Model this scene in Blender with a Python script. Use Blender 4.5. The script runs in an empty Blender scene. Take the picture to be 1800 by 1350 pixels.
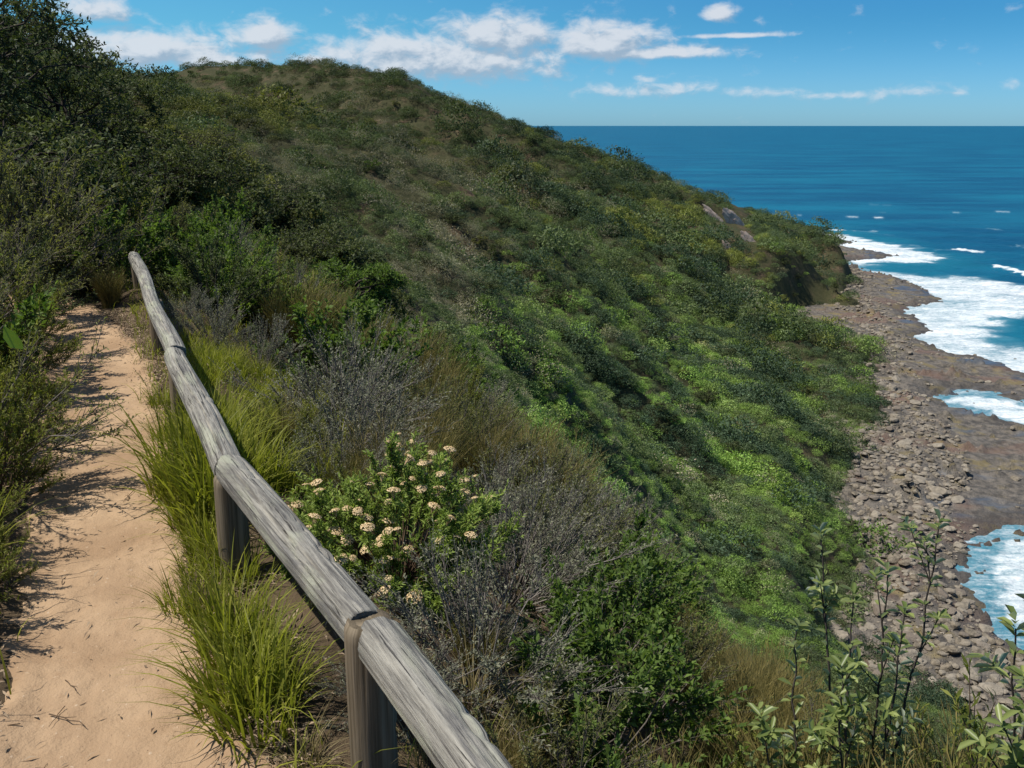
import bpy, math, random
import numpy as np
from mathutils import Vector, Matrix, noise as mnoise

SC = bpy.context.scene
COL = SC.collection
RNG = np.random.default_rng(7)

# ------------------------------------------------------------------ camera numbers (photo is 1800 x 1350)
F = 1559.0
TH = math.atan2(455.0, F)
CT, ST = math.cos(TH), math.sin(TH)
EYE = 1.7
SEA = -65.3

def world_at(px, py, d):
    """world point seen at pixel px,py of the photo, at depth d along the view axis"""
    a = (px - 900.0) / F * d
    b = (py - 675.0) / F * d
    return (a, d * CT - b * ST, EYE - d * ST - b * CT)

def world_on(px, py, z):
    drop = EYE - z
    d = drop * F / ((py - 220.0) * CT)
    return world_at(px, py, d)

def project(X, Y, Z):
    h = Z - EYE
    d = Y * CT - h * ST
    v = -h * CT - Y * ST
    d = np.where(np.abs(d) < 1e-3, 1e-3, d)
    return 900 + F * X / d, 675 + F * v / d, d

# ------------------------------------------------------------------ noise
_P = np.random.default_rng(3).permutation(4096)
def _h(ix, iy, s):
    return _P[(_P[(ix + s * 57) & 4095] + iy) & 4095]
def pnoise(x, y, s=0):
    x = np.asarray(x, float); y = np.asarray(y, float)
    ix = np.floor(x).astype(np.int64); iy = np.floor(y).astype(np.int64)
    fx = x - ix; fy = y - iy
    u = fx * fx * fx * (fx * (fx * 6 - 15) + 10); v = fy * fy * fy * (fy * (fy * 6 - 15) + 10)
    def g(jx, jy, dx, dy):
        a = _h(jx, jy, s) * (2 * math.pi / 4096.0)
        return np.cos(a) * dx + np.sin(a) * dy
    n00 = g(ix, iy, fx, fy); n10 = g(ix + 1, iy, fx - 1, fy)
    n01 = g(ix, iy + 1, fx, fy - 1); n11 = g(ix + 1, iy + 1, fx - 1, fy - 1)
    a = n00 + u * (n10 - n00); b = n01 + u * (n11 - n01)
    return 1.4 * (a + v * (b - a))
def fbm(x, y, s=0, o=4):
    r = 0; a = 1.0
    for k in range(o):
        r = r + a * pnoise(x * 2 ** k, y * 2 ** k, s + k); a *= 0.5
    return r
def sst(a, b, x):
    t = np.clip((x - a) / (b - a), 0, 1)
    return t * t * (3 - 2 * t)

# ------------------------------------------------------------------ terrain
PA = math.radians(24.6)
def st_of(X, Y):
    return X * math.cos(PA) + Y * math.sin(PA), -X * math.sin(PA) + Y * math.cos(PA)
def xy_of(s, t):
    return s * math.cos(PA) - t * math.sin(PA), s * math.sin(PA) + t * math.cos(PA)
def path_c(t):
    return -0.14 - 0.035 * np.maximum(0, np.asarray(t) - 6) ** 2

def near_h(X, Y):
    s, t = st_of(X, Y)
    left = np.maximum(0, -s - 0.48)
    zl = 0.30 * left - 0.0025 * left ** 2
    zl = np.where(left > 45, 0.30 * 45 - 0.0025 * 45 ** 2 + 0.05 * (left - 45), zl)
    r = np.maximum(0, s - 0.62)
    br = np.clip(1.6 + 0.13 * t, 1.2, 4.5)
    zr = -0.62 * np.minimum(r, br) - 1.15 * np.clip(r - br, 0, 22) - 0.85 * np.maximum(0, r - br - 22)
    return zl + zr

CTRL = []
def cp(px, py, d, lift=0.0):
    x, y, z = world_at(px, py, d); CTRL.append((x, y, z - lift))
CREST = [(190,126,520),(260,124,500),(330,109,480),(390,112,470),(460,127,450),(550,108,440),(645,121,430),(700,121,430),(760,150,440),(830,176,452),
         (900,205,465),(950,225,475),(1000,250,485),(1100,290,500),(1200,325,515),(1300,362,530),(1380,392,540),(1425,415,546)]
for px, py, d in CREST:
    cp(px, py, d, 4.2 if px > 700 else 2.6)
    x, y, z = world_at(px, py, d)
    CTRL.append((x * 1.22 + 12, y * 1.22 + 10, z - 38 if z > -25 else z - 22))
    CTRL.append((x * 1.5 + 20, y * 1.5, min(z - 70, -40)))
for px, py, d in [(450,193,240),(330,188,260),(240,192,270),(430,232,330),(330,238,345),(240,240,350),(560,215,340),(330,160,455),(430,162,445),(250,158,480),(540,150,430),(600,250,190),(760,300,210),(430,300,85),(320,260,60),(600,380,75),(750,470,70),(700,380,110),
                  (900,350,265),(1000,400,262),(850,450,150),(950,550,128),(1050,500,190),(1150,450,262),(1250,450,325),(1330,470,345),
                  (1300,600,245),(1200,600,200),(1100,600,158),(1000,640,100),(1050,700,112),(1200,750,142),(1350,700,212),(1440,750,196),(1400,850,162),
                  (1300,850,140),(1200,850,116),(1100,850,92),(1200,1000,88),(1300,950,116),(1400,1000,126),(1460,1100,117),(1350,1100,99),(1500,1200,106),
                  (1420,600,300),(1400,500,380),(1450,550,335)]:
    cp(px, py, d, 1.2)
SHORE = [(1450,434),(1478,470),(1490,500),(1497,540),(1535,600),(1548,680),(1540,740),(1500,800),(1478,850),(1470,900),(1500,960),(1530,1050),(1585,1150),(1640,1230),(1720,1300)]
for px, py in SHORE:
    x, y, z = world_on(px, py, SEA + 1.2); CTRL.append((x, y, z))
    CTRL.append((x + 22, y - 6, SEA - 13)); CTRL.append((x + 90, y - 30, SEA - 30))
for s in (6, 12, 20):
    for t in (-25, -8, 6, 18):
        x, y = xy_of(s, t); CTRL.append((x, y, float(near_h(x, y))))
for t in (-25, 10, 35):
    x, y = xy_of(-25, t); CTRL.append((x, y, 6.0))
CTRL += [(-150, 150, 22), (-150, 300, 28), (-260, 480, 24), (-110, 60, 20), (-120, -60, 24), (60, 40, SEA + 2), (75, 10, SEA - 4), (80, -40, SEA - 6), (130, 20, SEA - 22), (-70, 150, 8)]
CTRL = np.array(CTRL)
_SC = 100.0
def _tps_fit(P, z, lam):
    n = len(P); d2 = ((P[:, None, :] - P[None]) ** 2).sum(-1)
    K = 0.5 * d2 * np.log(d2 + 1e-12); K[d2 < 1e-12] = 0
    A = np.zeros((n + 3, n + 3)); A[:n, :n] = K + lam * np.eye(n)
    A[:n, n] = 1; A[:n, n + 1:] = P; A[n, :n] = 1; A[n + 1:, :n] = P.T
    b = np.zeros(n + 3); b[:n] = z
    return np.linalg.solve(A, b)
_CP = CTRL[:, :2] / _SC
_W = _tps_fit(_CP, CTRL[:, 2], 0.004)
def far_h(X, Y):
    X = np.asarray(X, float); shp = X.shape
    Q = np.stack([X.ravel(), np.asarray(Y, float).ravel()], 1) / _SC
    out = np.empty(len(Q))
    for i in range(0, len(Q), 60000):
        q = Q[i:i + 60000]
        d2 = ((q[:, None, :] - _CP[None]) ** 2).sum(-1)
        out[i:i + 60000] = (0.5 * d2 * np.log(d2 + 1e-12)) @ _W[:-3] + _W[-3] + q @ _W[-2:]
    return out.reshape(shp)

BLUFF = world_on(1462, 505, SEA + 4)
def height(X, Y):
    X = np.asarray(X, float); Y = np.asarray(Y, float)
    r = np.hypot(X, Y)
    w = sst(16, 48, r)
    n = near_h(X, Y)
    f = far_h(X, Y)
    # gullies and spurs run straight down the face
    u = 0.34 * X + 0.94 * Y; v = 0.94 * X - 0.34 * Y
    wu = u + 10 * pnoise(u / 60, v / 70, 11)
    g = np.abs(pnoise(wu / 15.0, v / 120, 21)); g2 = np.abs(pnoise(wu / 31.0, v / 200, 22))
    gm = sst(35, 90, r) * sst(SEA + 7, SEA + 22, f) * (1 - 0.7 * sst(4, 25, f))
    f = f + gm * (6.5 * (g - 0.35) + 9.5 * (g2 - 0.33) + 2.6 * (np.abs(pnoise(wu / 5.5, v / 60, 23)) - .3)) + sst(30, 120, r) * 1.6 * fbm(X / 24, Y / 24, 5, 4)
    # the seaward ends of the spurs end in low cliffs
    cl = sst(SEA + 1, SEA + 7, f) * (1 - sst(SEA + 7, SEA + 15, f))
    f = f + cl * 4.0 + 0.3 * sst(SEA - 4, SEA + 1, f) * (1 - sst(SEA + 1, SEA + 8, f))
    bm_ = 1 - sst(38, 75, np.hypot(X - BLUFF[0], Y - BLUFF[1]))
    f = f + bm_ * 13 * sst(-2.0, 4.5, f - SEA + 1.5 * pnoise(X / 6, Y / 6, 51)) * (1 - sst(8, 40, f - SEA))
    f = np.maximum(f, SEA - 30)
    h = n * (1 - w) + f * w
    s, t = st_of(X, Y)
    rough = sst(0.30, 0.8, np.abs(s - path_c(t)))
    h = h + (0.012 + 0.05 * rough) * fbm(X / 0.45, Y / 0.45, 31, 3) * (1 - sst(30, 60, r)) + rough * 0.12 * fbm(X / 2.2, Y / 2.2, 33, 3)
    h = h - 0.035 * (1 - sst(0.18, 0.36, np.abs(s - path_c(t)))) * (1 - sst(10, 14, r))
    return h

# ------------------------------------------------------------------ object helpers
def tag(o, label=None, cat=None, group=None, kind=None):
    if label: o['label'] = label
    if cat: o['category'] = cat
    if group: o['group'] = group
    if kind: o['kind'] = kind
    return o
def empty(name, loc=(0, 0, 0), rz=0.0):
    o = bpy.data.objects.new(name, None); o.empty_display_size = 0.1
    o.location = loc; o.rotation_euler = (0, 0, rz); COL.objects.link(o); return o
def obj(name, me, mat=None, parent=None, link=True):
    o = bpy.data.objects.new(name, me)
    if mat is not None and not me.materials: me.materials.append(mat)
    if link: COL.objects.link(o)
    if parent is not None: o.parent = parent
    return o
def dup(root, loc, rz=0.0, scale=1.0, label=None, group=None, cat=None):
    r = root.copy(); COL.objects.link(r); r.location = loc; r.rotation_euler = (0, 0, rz)
    r.scale = (scale,) * 3 if not hasattr(scale, '__len__') else scale
    if label: r['label'] = label
    if group: r['group'] = group
    if cat: r['category'] = cat
    for ch in root.children:
        c = ch.copy(); COL.objects.link(c); c.parent = r
        for g in ch.children:
            d = g.copy(); COL.objects.link(d); d.parent = c
    return r

def mesh_np(name, V, Q=None, T=None, tone=None, uv=None, smooth=False, attrs=None):
    me = bpy.data.meshes.new(name)
    V = np.asarray(V, np.float32)
    nq = 0 if Q is None else len(Q); nt = 0 if T is None else len(T)
    me.vertices.add(len(V)); me.vertices.foreach_set('co', V.ravel())
    loops = []
    if nq: loops.append(np.asarray(Q, np.int32).ravel())
    if nt: loops.append(np.asarray(T, np.int32).ravel())
    L = np.concatenate(loops) if loops else np.zeros(0, np.int32)
    me.loops.add(len(L)); me.loops.foreach_set('vertex_index', L)
    me.polygons.add(nq + nt)
    st = np.concatenate([np.arange(nq) * 4, nq * 4 + np.arange(nt) * 3]).astype(np.int32)
    me.polygons.foreach_set('loop_start', st)
    if smooth: me.polygons.foreach_set('use_smooth', np.ones(nq + nt, bool))
    if tone is not None:
        a = me.attributes.new('tone', 'FLOAT', 'POINT'); a.data.foreach_set('value', np.asarray(tone, np.float32))
    for k, v in (attrs or {}).items():
        a = me.attributes.new(k, 'FLOAT', 'POINT'); a.data.foreach_set('value', np.asarray(v, np.float32))
    if uv is not None:
        l = me.uv_layers.new(name='uv'); l.data.foreach_set('uv', np.asarray(uv, np.float32)[L].ravel())
    me.update(); me.validate()
    return me

def grid_faces(n, m, wrap=False):
    i = np.arange(n - 1)[:, None]; j = np.arange(m if wrap else m - 1)[None]
    j2 = (j + 1) % m
    return np.stack([i * m + j, i * m + j2, (i + 1) * m + j2, (i + 1) * m + j], -1).reshape(-1, 4)

# ------------------------------------------------------------------ material helpers
class NT:
    def __init__(self, nt): self.t = nt
    def n(self, typ, **kw):
        x = self.t.nodes.new(typ)
        for k, v in kw.items():
            if k == 'ins':
                for a, b in v.items():
                    if isinstance(b, bpy.types.NodeSocket): self.t.links.new(b, x.inputs[a])
                    else: x.inputs[a].default_value = b
            else: setattr(x, k, v)
        return x
    def m(self, op, a, b=None, c=None, clamp=False):
        x = self.t.nodes.new('ShaderNodeMath'); x.operation = op; x.use_clamp = clamp
        for i, v in enumerate((a, b, c)):
            if v is None: continue
            if isinstance(v, bpy.types.NodeSocket): self.t.links.new(v, x.inputs[i])
            else: x.inputs[i].default_value = v
        return x.outputs[0]
    def mix(self, f, a, b, blend='MIX'):
        x = self.t.nodes.new('ShaderNodeMix'); x.data_type = 'RGBA'; x.blend_type = blend
        for sck, v in ((x.inputs[0], f), (x.inputs[6], a), (x.inputs[7], b)):
            if isinstance(v, bpy.types.NodeSocket): self.t.links.new(v, sck)
            else: sck.default_value = v if not isinstance(v, tuple) or len(v) == 4 else (*v, 1)
        return x.outputs[2]
    def ss(self, a, b, x):
        r = self.t.nodes.new('ShaderNodeMapRange'); r.interpolation_type = 'SMOOTHSTEP'
        for i, v in enumerate((x, a, b)):
            if isinstance(v, bpy.types.NodeSocket): self.t.links.new(v, r.inputs[i])
            else: r.inputs[i].default_value = v
        return r.outputs[0]
    def noise(self, vec, scale, detail=4, rough=0.55, dist=0.0):
        x = self.n('ShaderNodeTexNoise', ins={'Scale': scale, 'Detail': detail, 'Roughness': rough, 'Distortion': dist})
        if vec is not None: self.t.links.new(vec, x.inputs['Vector'])
        return x.outputs[0]
    def mapv(self, vec, sc=(1, 1, 1), loc=(0, 0, 0), rot=(0, 0, 0)):
        x = self.n('ShaderNodeMapping', ins={'Scale': sc, 'Location': loc, 'Rotation': rot}); self.t.links.new(vec, x.inputs[0]); return x.outputs[0]
    def attr(self, name, typ='GEOMETRY'):
        return self.n('ShaderNodeAttribute', attribute_name=name, attribute_type=typ)
    def pos(self):
        return self.n('ShaderNodeNewGeometry').outputs['Position']
def new_mat(name):
    m = bpy.data.materials.new(name); m.use_nodes = True
    N = NT(m.node_tree); b = m.node_tree.nodes['Principled BSDF']; o = m.node_tree.nodes['Material Output']
    return m, N, b, o
def link(N, a, b): N.t.links.new(a, b)

def leaf_mat(name, c0, c1, trans=0.40, rough=0.55, inst=False, spec=0.14, back=None):
    m, N, b, o = new_mat(name)
    tone = N.attr('tone').outputs['Fac']
    c = N.mix(tone, c0, c1)
    if inst:
        c = N.mix(1.0, c, N.attr('tint', 'INSTANCER').outputs['Color'], 'MULTIPLY')
    if back is not None:
        c = N.mix(N.n('ShaderNodeNewGeometry').outputs['Backfacing'], c, back)
    link(N, c, b.inputs['Base Color']); b.inputs['Roughness'].default_value = rough
    b.inputs['Specular IOR Level'].default_value = spec
    if trans > 0:
        tr = N.n('ShaderNodeBsdfTranslucent'); tc = N.mix(1.0, c, (1.15, 1.25, 0.55, 1), 'MULTIPLY'); link(N, tc, tr.inputs[0])
        mx = N.n('ShaderNodeMixShader'); mx.inputs[0].default_value = trans
        link(N, b.outputs[0], mx.inputs[1]); link(N, tr.outputs[0], mx.inputs[2]); link(N, mx.outputs[0], o.inputs[0])
    return m
def plain_mat(name, c0, c1, scale, rough=0.85, bump=0.3, bdist=0.01, spec=0.2):
    m, N, b, o = new_mat(name)
    tc = N.n('ShaderNodeTexCoord').outputs['Object']
    f = N.noise(tc, scale, 6, 0.62)
    link(N, N.mix(N.ss(0.3, 0.7, f), c0, c1), b.inputs['Base Color']); b.inputs['Roughness'].default_value = rough
    b.inputs['Specular IOR Level'].default_value = spec
    if bump:
        bp = N.n('ShaderNodeBump', ins={'Strength': bump, 'Distance': bdist}); link(N, N.noise(tc, scale * 3, 5, 0.65), bp.inputs['Height']); link(N, bp.outputs[0], b.inputs['Normal'])
    return m
# ------------------------------------------------------------------ hillside terrain, one sheet
az = np.radians(np.concatenate([np.arange(-180, -48, 2.0), np.arange(-48, 48, 0.25), np.arange(48, 180, 2.0)]))
rad = np.concatenate([[0.02], np.geomspace(0.35, 1100, 330)])
R_, A_ = np.meshgrid(rad, az, indexing='ij')
TX, TY = R_ * np.sin(A_), R_ * np.cos(A_)
TZ = height(TX, TY)
hill_me = mesh_np('hillside', np.stack([TX, TY, TZ], -1).reshape(-1, 3), grid_faces(len(rad), len(az), True)[:, ::-1], smooth=True, attrs={'far': sst(9, 40, R_).ravel()})
clay, N, b, o = new_mat('hill_soil')
b.inputs['Base Color'].default_value = (0.2, 0.2, 0.2, 1)
hill = tag(obj('hillside', hill_me, clay), 'steep scrub covered coastal hillside falling to the sea', 'hillside', kind='structure')
# ------------------------------------------------------------------ scattering for uncountable cover (geometry nodes)
def scatter(name, pts, rot, scl, pid, tint, protos, label, cat, group=None):
    pc = bpy.data.collections.new(name + '_kinds')
    for i, p in enumerate(protos):
        po = bpy.data.objects.new('kind_%02d' % i, p); pc.objects.link(po)
    me = mesh_np(name, pts)
    def at(nm, typ, v, f):
        a = me.attributes.new(nm, typ, 'POINT'); a.data.foreach_set(f, np.ascontiguousarray(v).ravel())
    at('rot', 'FLOAT_VECTOR', np.asarray(rot, np.float32), 'vector'); at('scl', 'FLOAT_VECTOR', np.asarray(scl, np.float32), 'vector')
    at('pid', 'INT', np.asarray(pid, np.int32), 'value'); at('tint', 'FLOAT_COLOR', np.concatenate([tint, np.ones((len(pts), 1))], 1).astype(np.float32), 'color')
    g = bpy.data.node_groups.new(name, 'GeometryNodeTree')
    g.interface.new_socket('Geometry', in_out='INPUT', socket_type='NodeSocketGeometry'); g.interface.new_socket('Geometry', in_out='OUTPUT', socket_type='NodeSocketGeometry')
    gi = g.nodes.new('NodeGroupInput'); go = g.nodes.new('NodeGroupOutput')
    ci = g.nodes.new('GeometryNodeCollectionInfo'); ci.inputs['Collection'].default_value = pc; ci.inputs['Separate Children'].default_value = True; ci.inputs['Reset Children'].default_value = True
    io = g.nodes.new('GeometryNodeInstanceOnPoints'); io.inputs['Pick Instance'].default_value = True
    def na(nm, t):
        x = g.nodes.new('GeometryNodeInputNamedAttribute'); x.data_type = t; x.inputs['Name'].default_value = nm; return x.outputs['Attribute']
    g.links.new(gi.outputs[0], io.inputs['Points']); g.links.new(ci.outputs[0], io.inputs['Instance'])
    g.links.new(na('pid', 'INT'), io.inputs['Instance Index']); g.links.new(na('rot', 'FLOAT_VECTOR'), io.inputs['Rotation']); g.links.new(na('scl', 'FLOAT_VECTOR'), io.inputs['Scale'])
    g.links.new(io.outputs[0], go.inputs[0])
    o = obj(name, me); md = o.modifiers.new('scatter', 'NODES'); md.node_group = g
    return tag(o, label, cat, group, 'stuff')
# ------------------------------------------------------------------ rock shelf, boulders, sea
COAST = [(1300,392),(1400,396),(1427,406),(1455,416),(1478,421),(1500,426),(1470,431),(1500,437),(1545,443),(1572,449),(1548,455),(1500,458),(1486,462),(1500,470),(1530,480),
         (1565,486),(1590,492),(1622,505),(1658,529),(1600,540),(1588,549),(1612,557),(1632,572),(1640,584),(1612,592),(1635,604),(1660,619),(1705,624),(1745,633),(1780,648),
         (1830,664),(1990,700),(1880,716),(1790,704),(1745,690),(1700,684),(1655,694),(1648,702),(1672,714),(1740,730),(1800,748),(1860,770),(2050,800),(2120,880),(1900,905),
         (1800,922),(1745,934),(1718,962),(1692,1004),(1712,1042),(1738,1086),(1762,1116),(1800,1142),(1860,1200),(1960,1330),(2150,1500)]
CW = np.array([world_on(x, y, SEA)[:2] for x, y in COAST])
CW = np.concatenate([CW, [(70, 20), (10, 20), (10, 700)], ])
CW[-1] = (20, CW[0, 1])
def sdf_poly(P, X, Y):
    """positive inside the polygon"""
    shp = X.shape; x = X.ravel(); y = Y.ravel()
    d = np.full(len(x), 1e9); ins = np.zeros(len(x), bool)
    n = len(P)
    for i in range(n):
        ax, ay = P[i]; bx, by = P[(i + 1) % n]
        ex, ey = bx - ax, by - ay
        t = np.clip(((x - ax) * ex + (y - ay) * ey) / (ex * ex + ey * ey + 1e-9), 0, 1)
        d = np.minimum(d, np.hypot(x - ax - t * ex, y - ay - t * ey))
        c = ((ay > y) != (by > y)) & (x < (bx - ax) * (y - ay) / (by - ay + 1e-12) + ax)
        ins ^= c
    return np.where(ins, d, -d).reshape(shp)
def shelf_h(X, Y, sd=None):
    if sd is None: sd = sdf_poly(CW, X, Y)
    e = sd + 2.2 * fbm(X / 5.5, Y / 5.5, 41, 4)
    n1 = fbm(X / 9, Y / 4.5, 42, 4); n2 = fbm(X / 1.9, Y / 1.5, 43, 3)
    # stepped ledges of a wave cut platform
    st = 0.55 * np.floor(np.clip(n1 + 0.6, 0, 2) * 3) / 3 + 0.12 * n1
    h = SEA - 1.5 + 1.75 * sst(-5, 2.5, e) + st * 0.7 * sst(-2, 3, e) + 0.13 * n2
    h = h + 2.3 * sst(-0.1, 0.6, n2) * sst(0.25, 0.7, pnoise(X / 7, Y / 7, 46)) * sst(-16, -4, sd) * 0.9
    return h
gx = np.arange(18, 300, 0.7); gy = np.concatenate([np.arange(55, 260, 0.7), np.arange(260, 640, 1.6)])
SX, SY = np.meshgrid(gx, gy, indexing='ij')
SSD = sdf_poly(CW, SX, SY)
SZ = shelf_h(SX, SY, SSD)
SHH = height(SX, SY)
toe = SHH - SEA                     # height of the hill above the sea: boulders lie at its foot
ok = (SSD > -20) & (toe < 14)
fc = grid_faces(len(gx), len(gy)); keep = ok.ravel()[fc].any(1)
# boulder bank: a low wedge of stones rising to the foot of the hill
SZ = SZ + 1.6 * sst(-16, -1, toe) * sst(1, 8, SSD)
wet = 1 - sst(0.5, 9, SSD + 3 * fbm(SX / 14, SY / 10, 47, 3))
def used(V, Fc, *at):
    u = np.unique(Fc); mp = np.full(len(V), -1); mp[u] = np.arange(len(u))
    return (V[u], mp[Fc]) + tuple(a[u] for a in at)
Vs, Fs, wet_u, toe_u = used(np.stack([SX, SY, SZ], -1).reshape(-1, 3), fc[keep], wet.ravel(), toe.ravel())
shelf_me = mesh_np('rock_shelf', Vs, Fs, smooth=True, attrs={'wet': wet_u, 'toe': toe_u})
m, N, b, o = new_mat('shelf_rock')
P = N.pos()
wt = N.attr('wet').outputs['Fac']
n1 = N.noise(N.mapv(P, (0.045, 0.07, 0.05)), 1.0, 5, 0.55); n2 = N.noise(P, 0.55, 6, 0.7); n3 = N.noise(P, 0.16, 4, 0.6)
c = N.mix(N.ss(0.35, 0.65, n2), (0.052, 0.046, 0.039), (0.170, 0.146, 0.117))
c = N.mix(N.m('MULTIPLY', N.ss(0.52, 0.66, n1), 0.6), c, (0.150, 0.082, 0.056))          # red-brown weed flats
c = N.mix(N.m('MULTIPLY', N.ss(0.53, 0.66, n3), 0.7), c, (0.20, 0.155, 0.06))           # ochre algae
c = N.mix(N.m('MULTIPLY', wt, 0.55), c, (0.035, 0.03, 0.027))
pool = N.m('MULTIPLY', N.ss(0.54, 0.66, N.noise(N.mapv(P, (0.05, 0.11, 0.1), (3, 7, 0)), 1.0, 3, 0.5)), N.ss(-6, -11, N.attr('toe').outputs['Fac']))
c = N.mix(N.m('MULTIPLY', pool, 0.75), c, (0.06, 0.075, 0.095))
link(N, c, b.inputs['Base Color'])
link(N, N.m('MULTIPLY_ADD', pool, -0.45, 0.8), b.inputs['Roughness'])
bp = N.n('ShaderNodeBump', ins={'Strength': 0.9, 'Distance': 0.5}); hh = N.m('ADD', N.m('MULTIPLY', N.noise(P, 0.9, 5, 0.65), 0.6), N.noise(P, 3.0, 4, 0.6))
link(N, N.m('MULTIPLY', hh, N.m('SUBTRACT', 1.0, pool)), bp.inputs['Height']); link(N, bp.outputs[0], b.inputs['Normal'])
SHELF_MAT = m
tag(obj('rock_shelf', shelf_me, m), 'wave cut rock shelf at the foot of the hillside', 'rock shelf', kind='structure')

# ---- sea: polar sheet with a swell, foam amount stored per vertex
saz = np.radians(np.concatenate([np.arange(-180, -30, 6.0), np.arange(-30, -6, 1.0), np.arange(-6, 45, 0.07), np.arange(45, 180, 6.0)]))
srad = np.concatenate([np.geomspace(50, 700, 520), np.geomspace(710, 90000, 160)])
R2, A2 = np.meshgrid(srad, saz, indexing='ij'); WX, WY = R2 * np.sin(A2), R2 * np.cos(A2)
near = (R2 < 900) & (A2 > -0.2) & (A2 < 0.9)
sd = np.full(WX.shape, -400.0); sd[near] = sdf_poly(CW, WX[near], WY[near])
off = -sd                                                            # distance out from the rock edge
def lines(px):
    return np.array([world_on(x, y, SEA)[:2] for x, y in px])
def d_line(P, X, Y):
    d = np.full(X.shape, 1e9)
    for (ax, ay), (bx, by) in zip(P[:-1], P[1:]):
        ex, ey = bx - ax, by - ay
        t = np.clip(((X - ax) * ex + (Y - ay) * ey) / (ex * ex + ey * ey), 0, 1)
        d = np.minimum(d, np.hypot(X - ax - t * ex, Y - ay - t * ey))
    return d
fo = np.zeros(WX.shape); nx, ny, no = WX[near], WY[near], off[near]
f = 0.72 * (1 - sst(0.5, 7.0, no - 4 + 4.5 * fbm(nx / 8, ny / 8, 61, 3)))
BIG = lines([(1490,470),(1560,478),(1640,484),(1720,486),(1800,500),(1950,520),(1990,530),(1990,560),(1810,556),(1772,566),(1758,586),(1775,604),(1820,612),(1990,620),(1990,690),(1800,690),(1700,650),(1600,640),(1560,560),(1560,490)])
bsd = sdf_poly(BIG, nx, ny)
f = np.maximum(f, (0.93 + .16 * pnoise(nx / 20, ny / 11, 69)) * sst(-9, 9, bsd + 5 * fbm(nx / 16, ny / 9, 62, 4)))
B2 = lines([(1420,403),(1480,412),(1560,428),(1610,436),(1665,456),(1620,464),(1560,462),(1500,470),(1480,455),(1440,424)])
b2 = sdf_poly(B2, nx, ny); f = np.maximum(f, (0.98 + .12 * pnoise(nx / 16, ny / 9, 70)) * sst(-9, 6, b2 + 7 * fbm(nx / 22, ny / 9, 63, 4)))
B3 = lines([(1645,702),(1690,690),(1760,700),(1900,735),(1990,800),(1850,775),(1760,735)])
b3 = sdf_poly(B3, nx, ny); f = np.maximum(f, 0.97 * sst(-3, 3, b3 + 2 * fbm(nx / 6, ny / 5, 64, 4)))
B4 = lines([(1688,1004),(1730,950),(1760,938),(1850,930),(2100,930),(2200,1300),(1900,1260),(1800,1150),(1740,1090)])
b4 = sdf_poly(B4, nx, ny); f = np.maximum(f, 0.93 * sst(-2, 5, b4 + 3 * fbm(nx / 7, ny / 6, 65, 4)))
for pl, w, a in [([(1752,468),(1775,474),(1810,482),(1900,492)], 3.0, 1.0), ([(1418,402),(1440,404),(1480,405)], 4, 0.9), ([(1432,326),(1448,329),(1468,328)], 7, .95), ([(1604,322),(1622,326),(1655,331)], 8, 1.0), ([(1334,326),(1348,328)], 7, .85),
                 ([(1480,383),(1495,381),(1505,380)], 5, .85), ([(1520,379),(1552,384)], 5, .9), ([(1690,438),(1714,442)], 4.0, 1.0), ([(1760,372),(1840,370)], 4, .8), ([(1243,319),(1258,321)], 7, .9),
                 ([(1375,345),(1390,345)], 4, .7), ([(1560,345),(1580,343)], 4, .5), ([(1600,560),(1680,580),(1720,600)], 3, .8), ([(1650,440),(1690,437)], 3, .6), ([(1760,655),(1830,668)], 2.5, .85), ([(1700,655),(1745,662)], 2, .8)]:
    L_ = lines(pl); f = np.maximum(f, a * (1 - sst(w * 0.4, w * 1.5, d_line(L_, nx, ny) + w * 0.9 * fbm(nx / (w * 2.2), ny / (w * 1.2), 66, 3))))
caps = np.random.default_rng(12)
for _ in range(34):
    px_, py_ = caps.uniform(1300, 1850), 300 + 150 * caps.random() ** 1.3
    ln_ = caps.uniform(4, 16); L_ = lines([(px_ - ln_, py_), (px_, py_ + caps.uniform(-1, 1.5)), (px_ + ln_, py_ + caps.uniform(0, 2))]); w = caps.uniform(2.0, 5.0)
    f = np.maximum(f, caps.uniform(.45, .8) * (1 - sst(w * .2, w * 1.4, d_line(L_, nx, ny) + w * 1.1 * fbm(nx / (w * 2), ny / w, 68, 3))))
fo[near] = f
sh = np.zeros(WX.shape); sh[near] = 1 - sst(2, 62, no + 14 * fbm(nx / 40, ny / 25, 67, 3))
# swell
kx, ky = math.cos(math.radians(205)), math.sin(math.radians(205))
ph = WX * kx + WY * ky
WZ = SEA + (0.42 * np.sin(ph / 3.6 + 1.7 * fbm(WX / 60, WY / 60, 71, 2)) + 0.40 * fbm(WX / 12, WY / 9, 72, 3)) * (1 - sst(450, 900, R2)) * sst(-2, 30, off)
WZ = WZ + 0.25 * fo * sst(0.3, 1.0, fo) * fbm(WX / 2.5, WY / 2.0, 73, 2)
sea_me = mesh_np('sea', np.stack([WX, WY, WZ], -1).reshape(-1, 3), grid_faces(len(srad), len(saz), True)[:, ::-1], smooth=True, attrs={'foam': fo.ravel(), 'shallow': sh.ravel()})
m, N, b, o = new_mat('sea_water')
P = N.pos()
fa = N.attr('foam').outputs['Fac']; sa = N.attr('shallow').outputs['Fac']
big = N.noise(N.mapv(P, (0.006, 0.02, 0.01), rot=(0, 0, math.radians(-10))), 1.0, 5, 0.6)
c = N.mix(N.ss(0.30, 0.70, big), (0.0030, 0.064, 0.132), (0.006, 0.120, 0.195))
c = N.mix(N.m('MULTIPLY', N.ss(0.45, 0.75, N.noise(N.mapv(P, (0.022, 0.07, 0.05), rot=(0, 0, math.radians(-12))), 1.0, 5, 0.65)), 0.55), c, (0.002, 0.045, 0.095))
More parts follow.
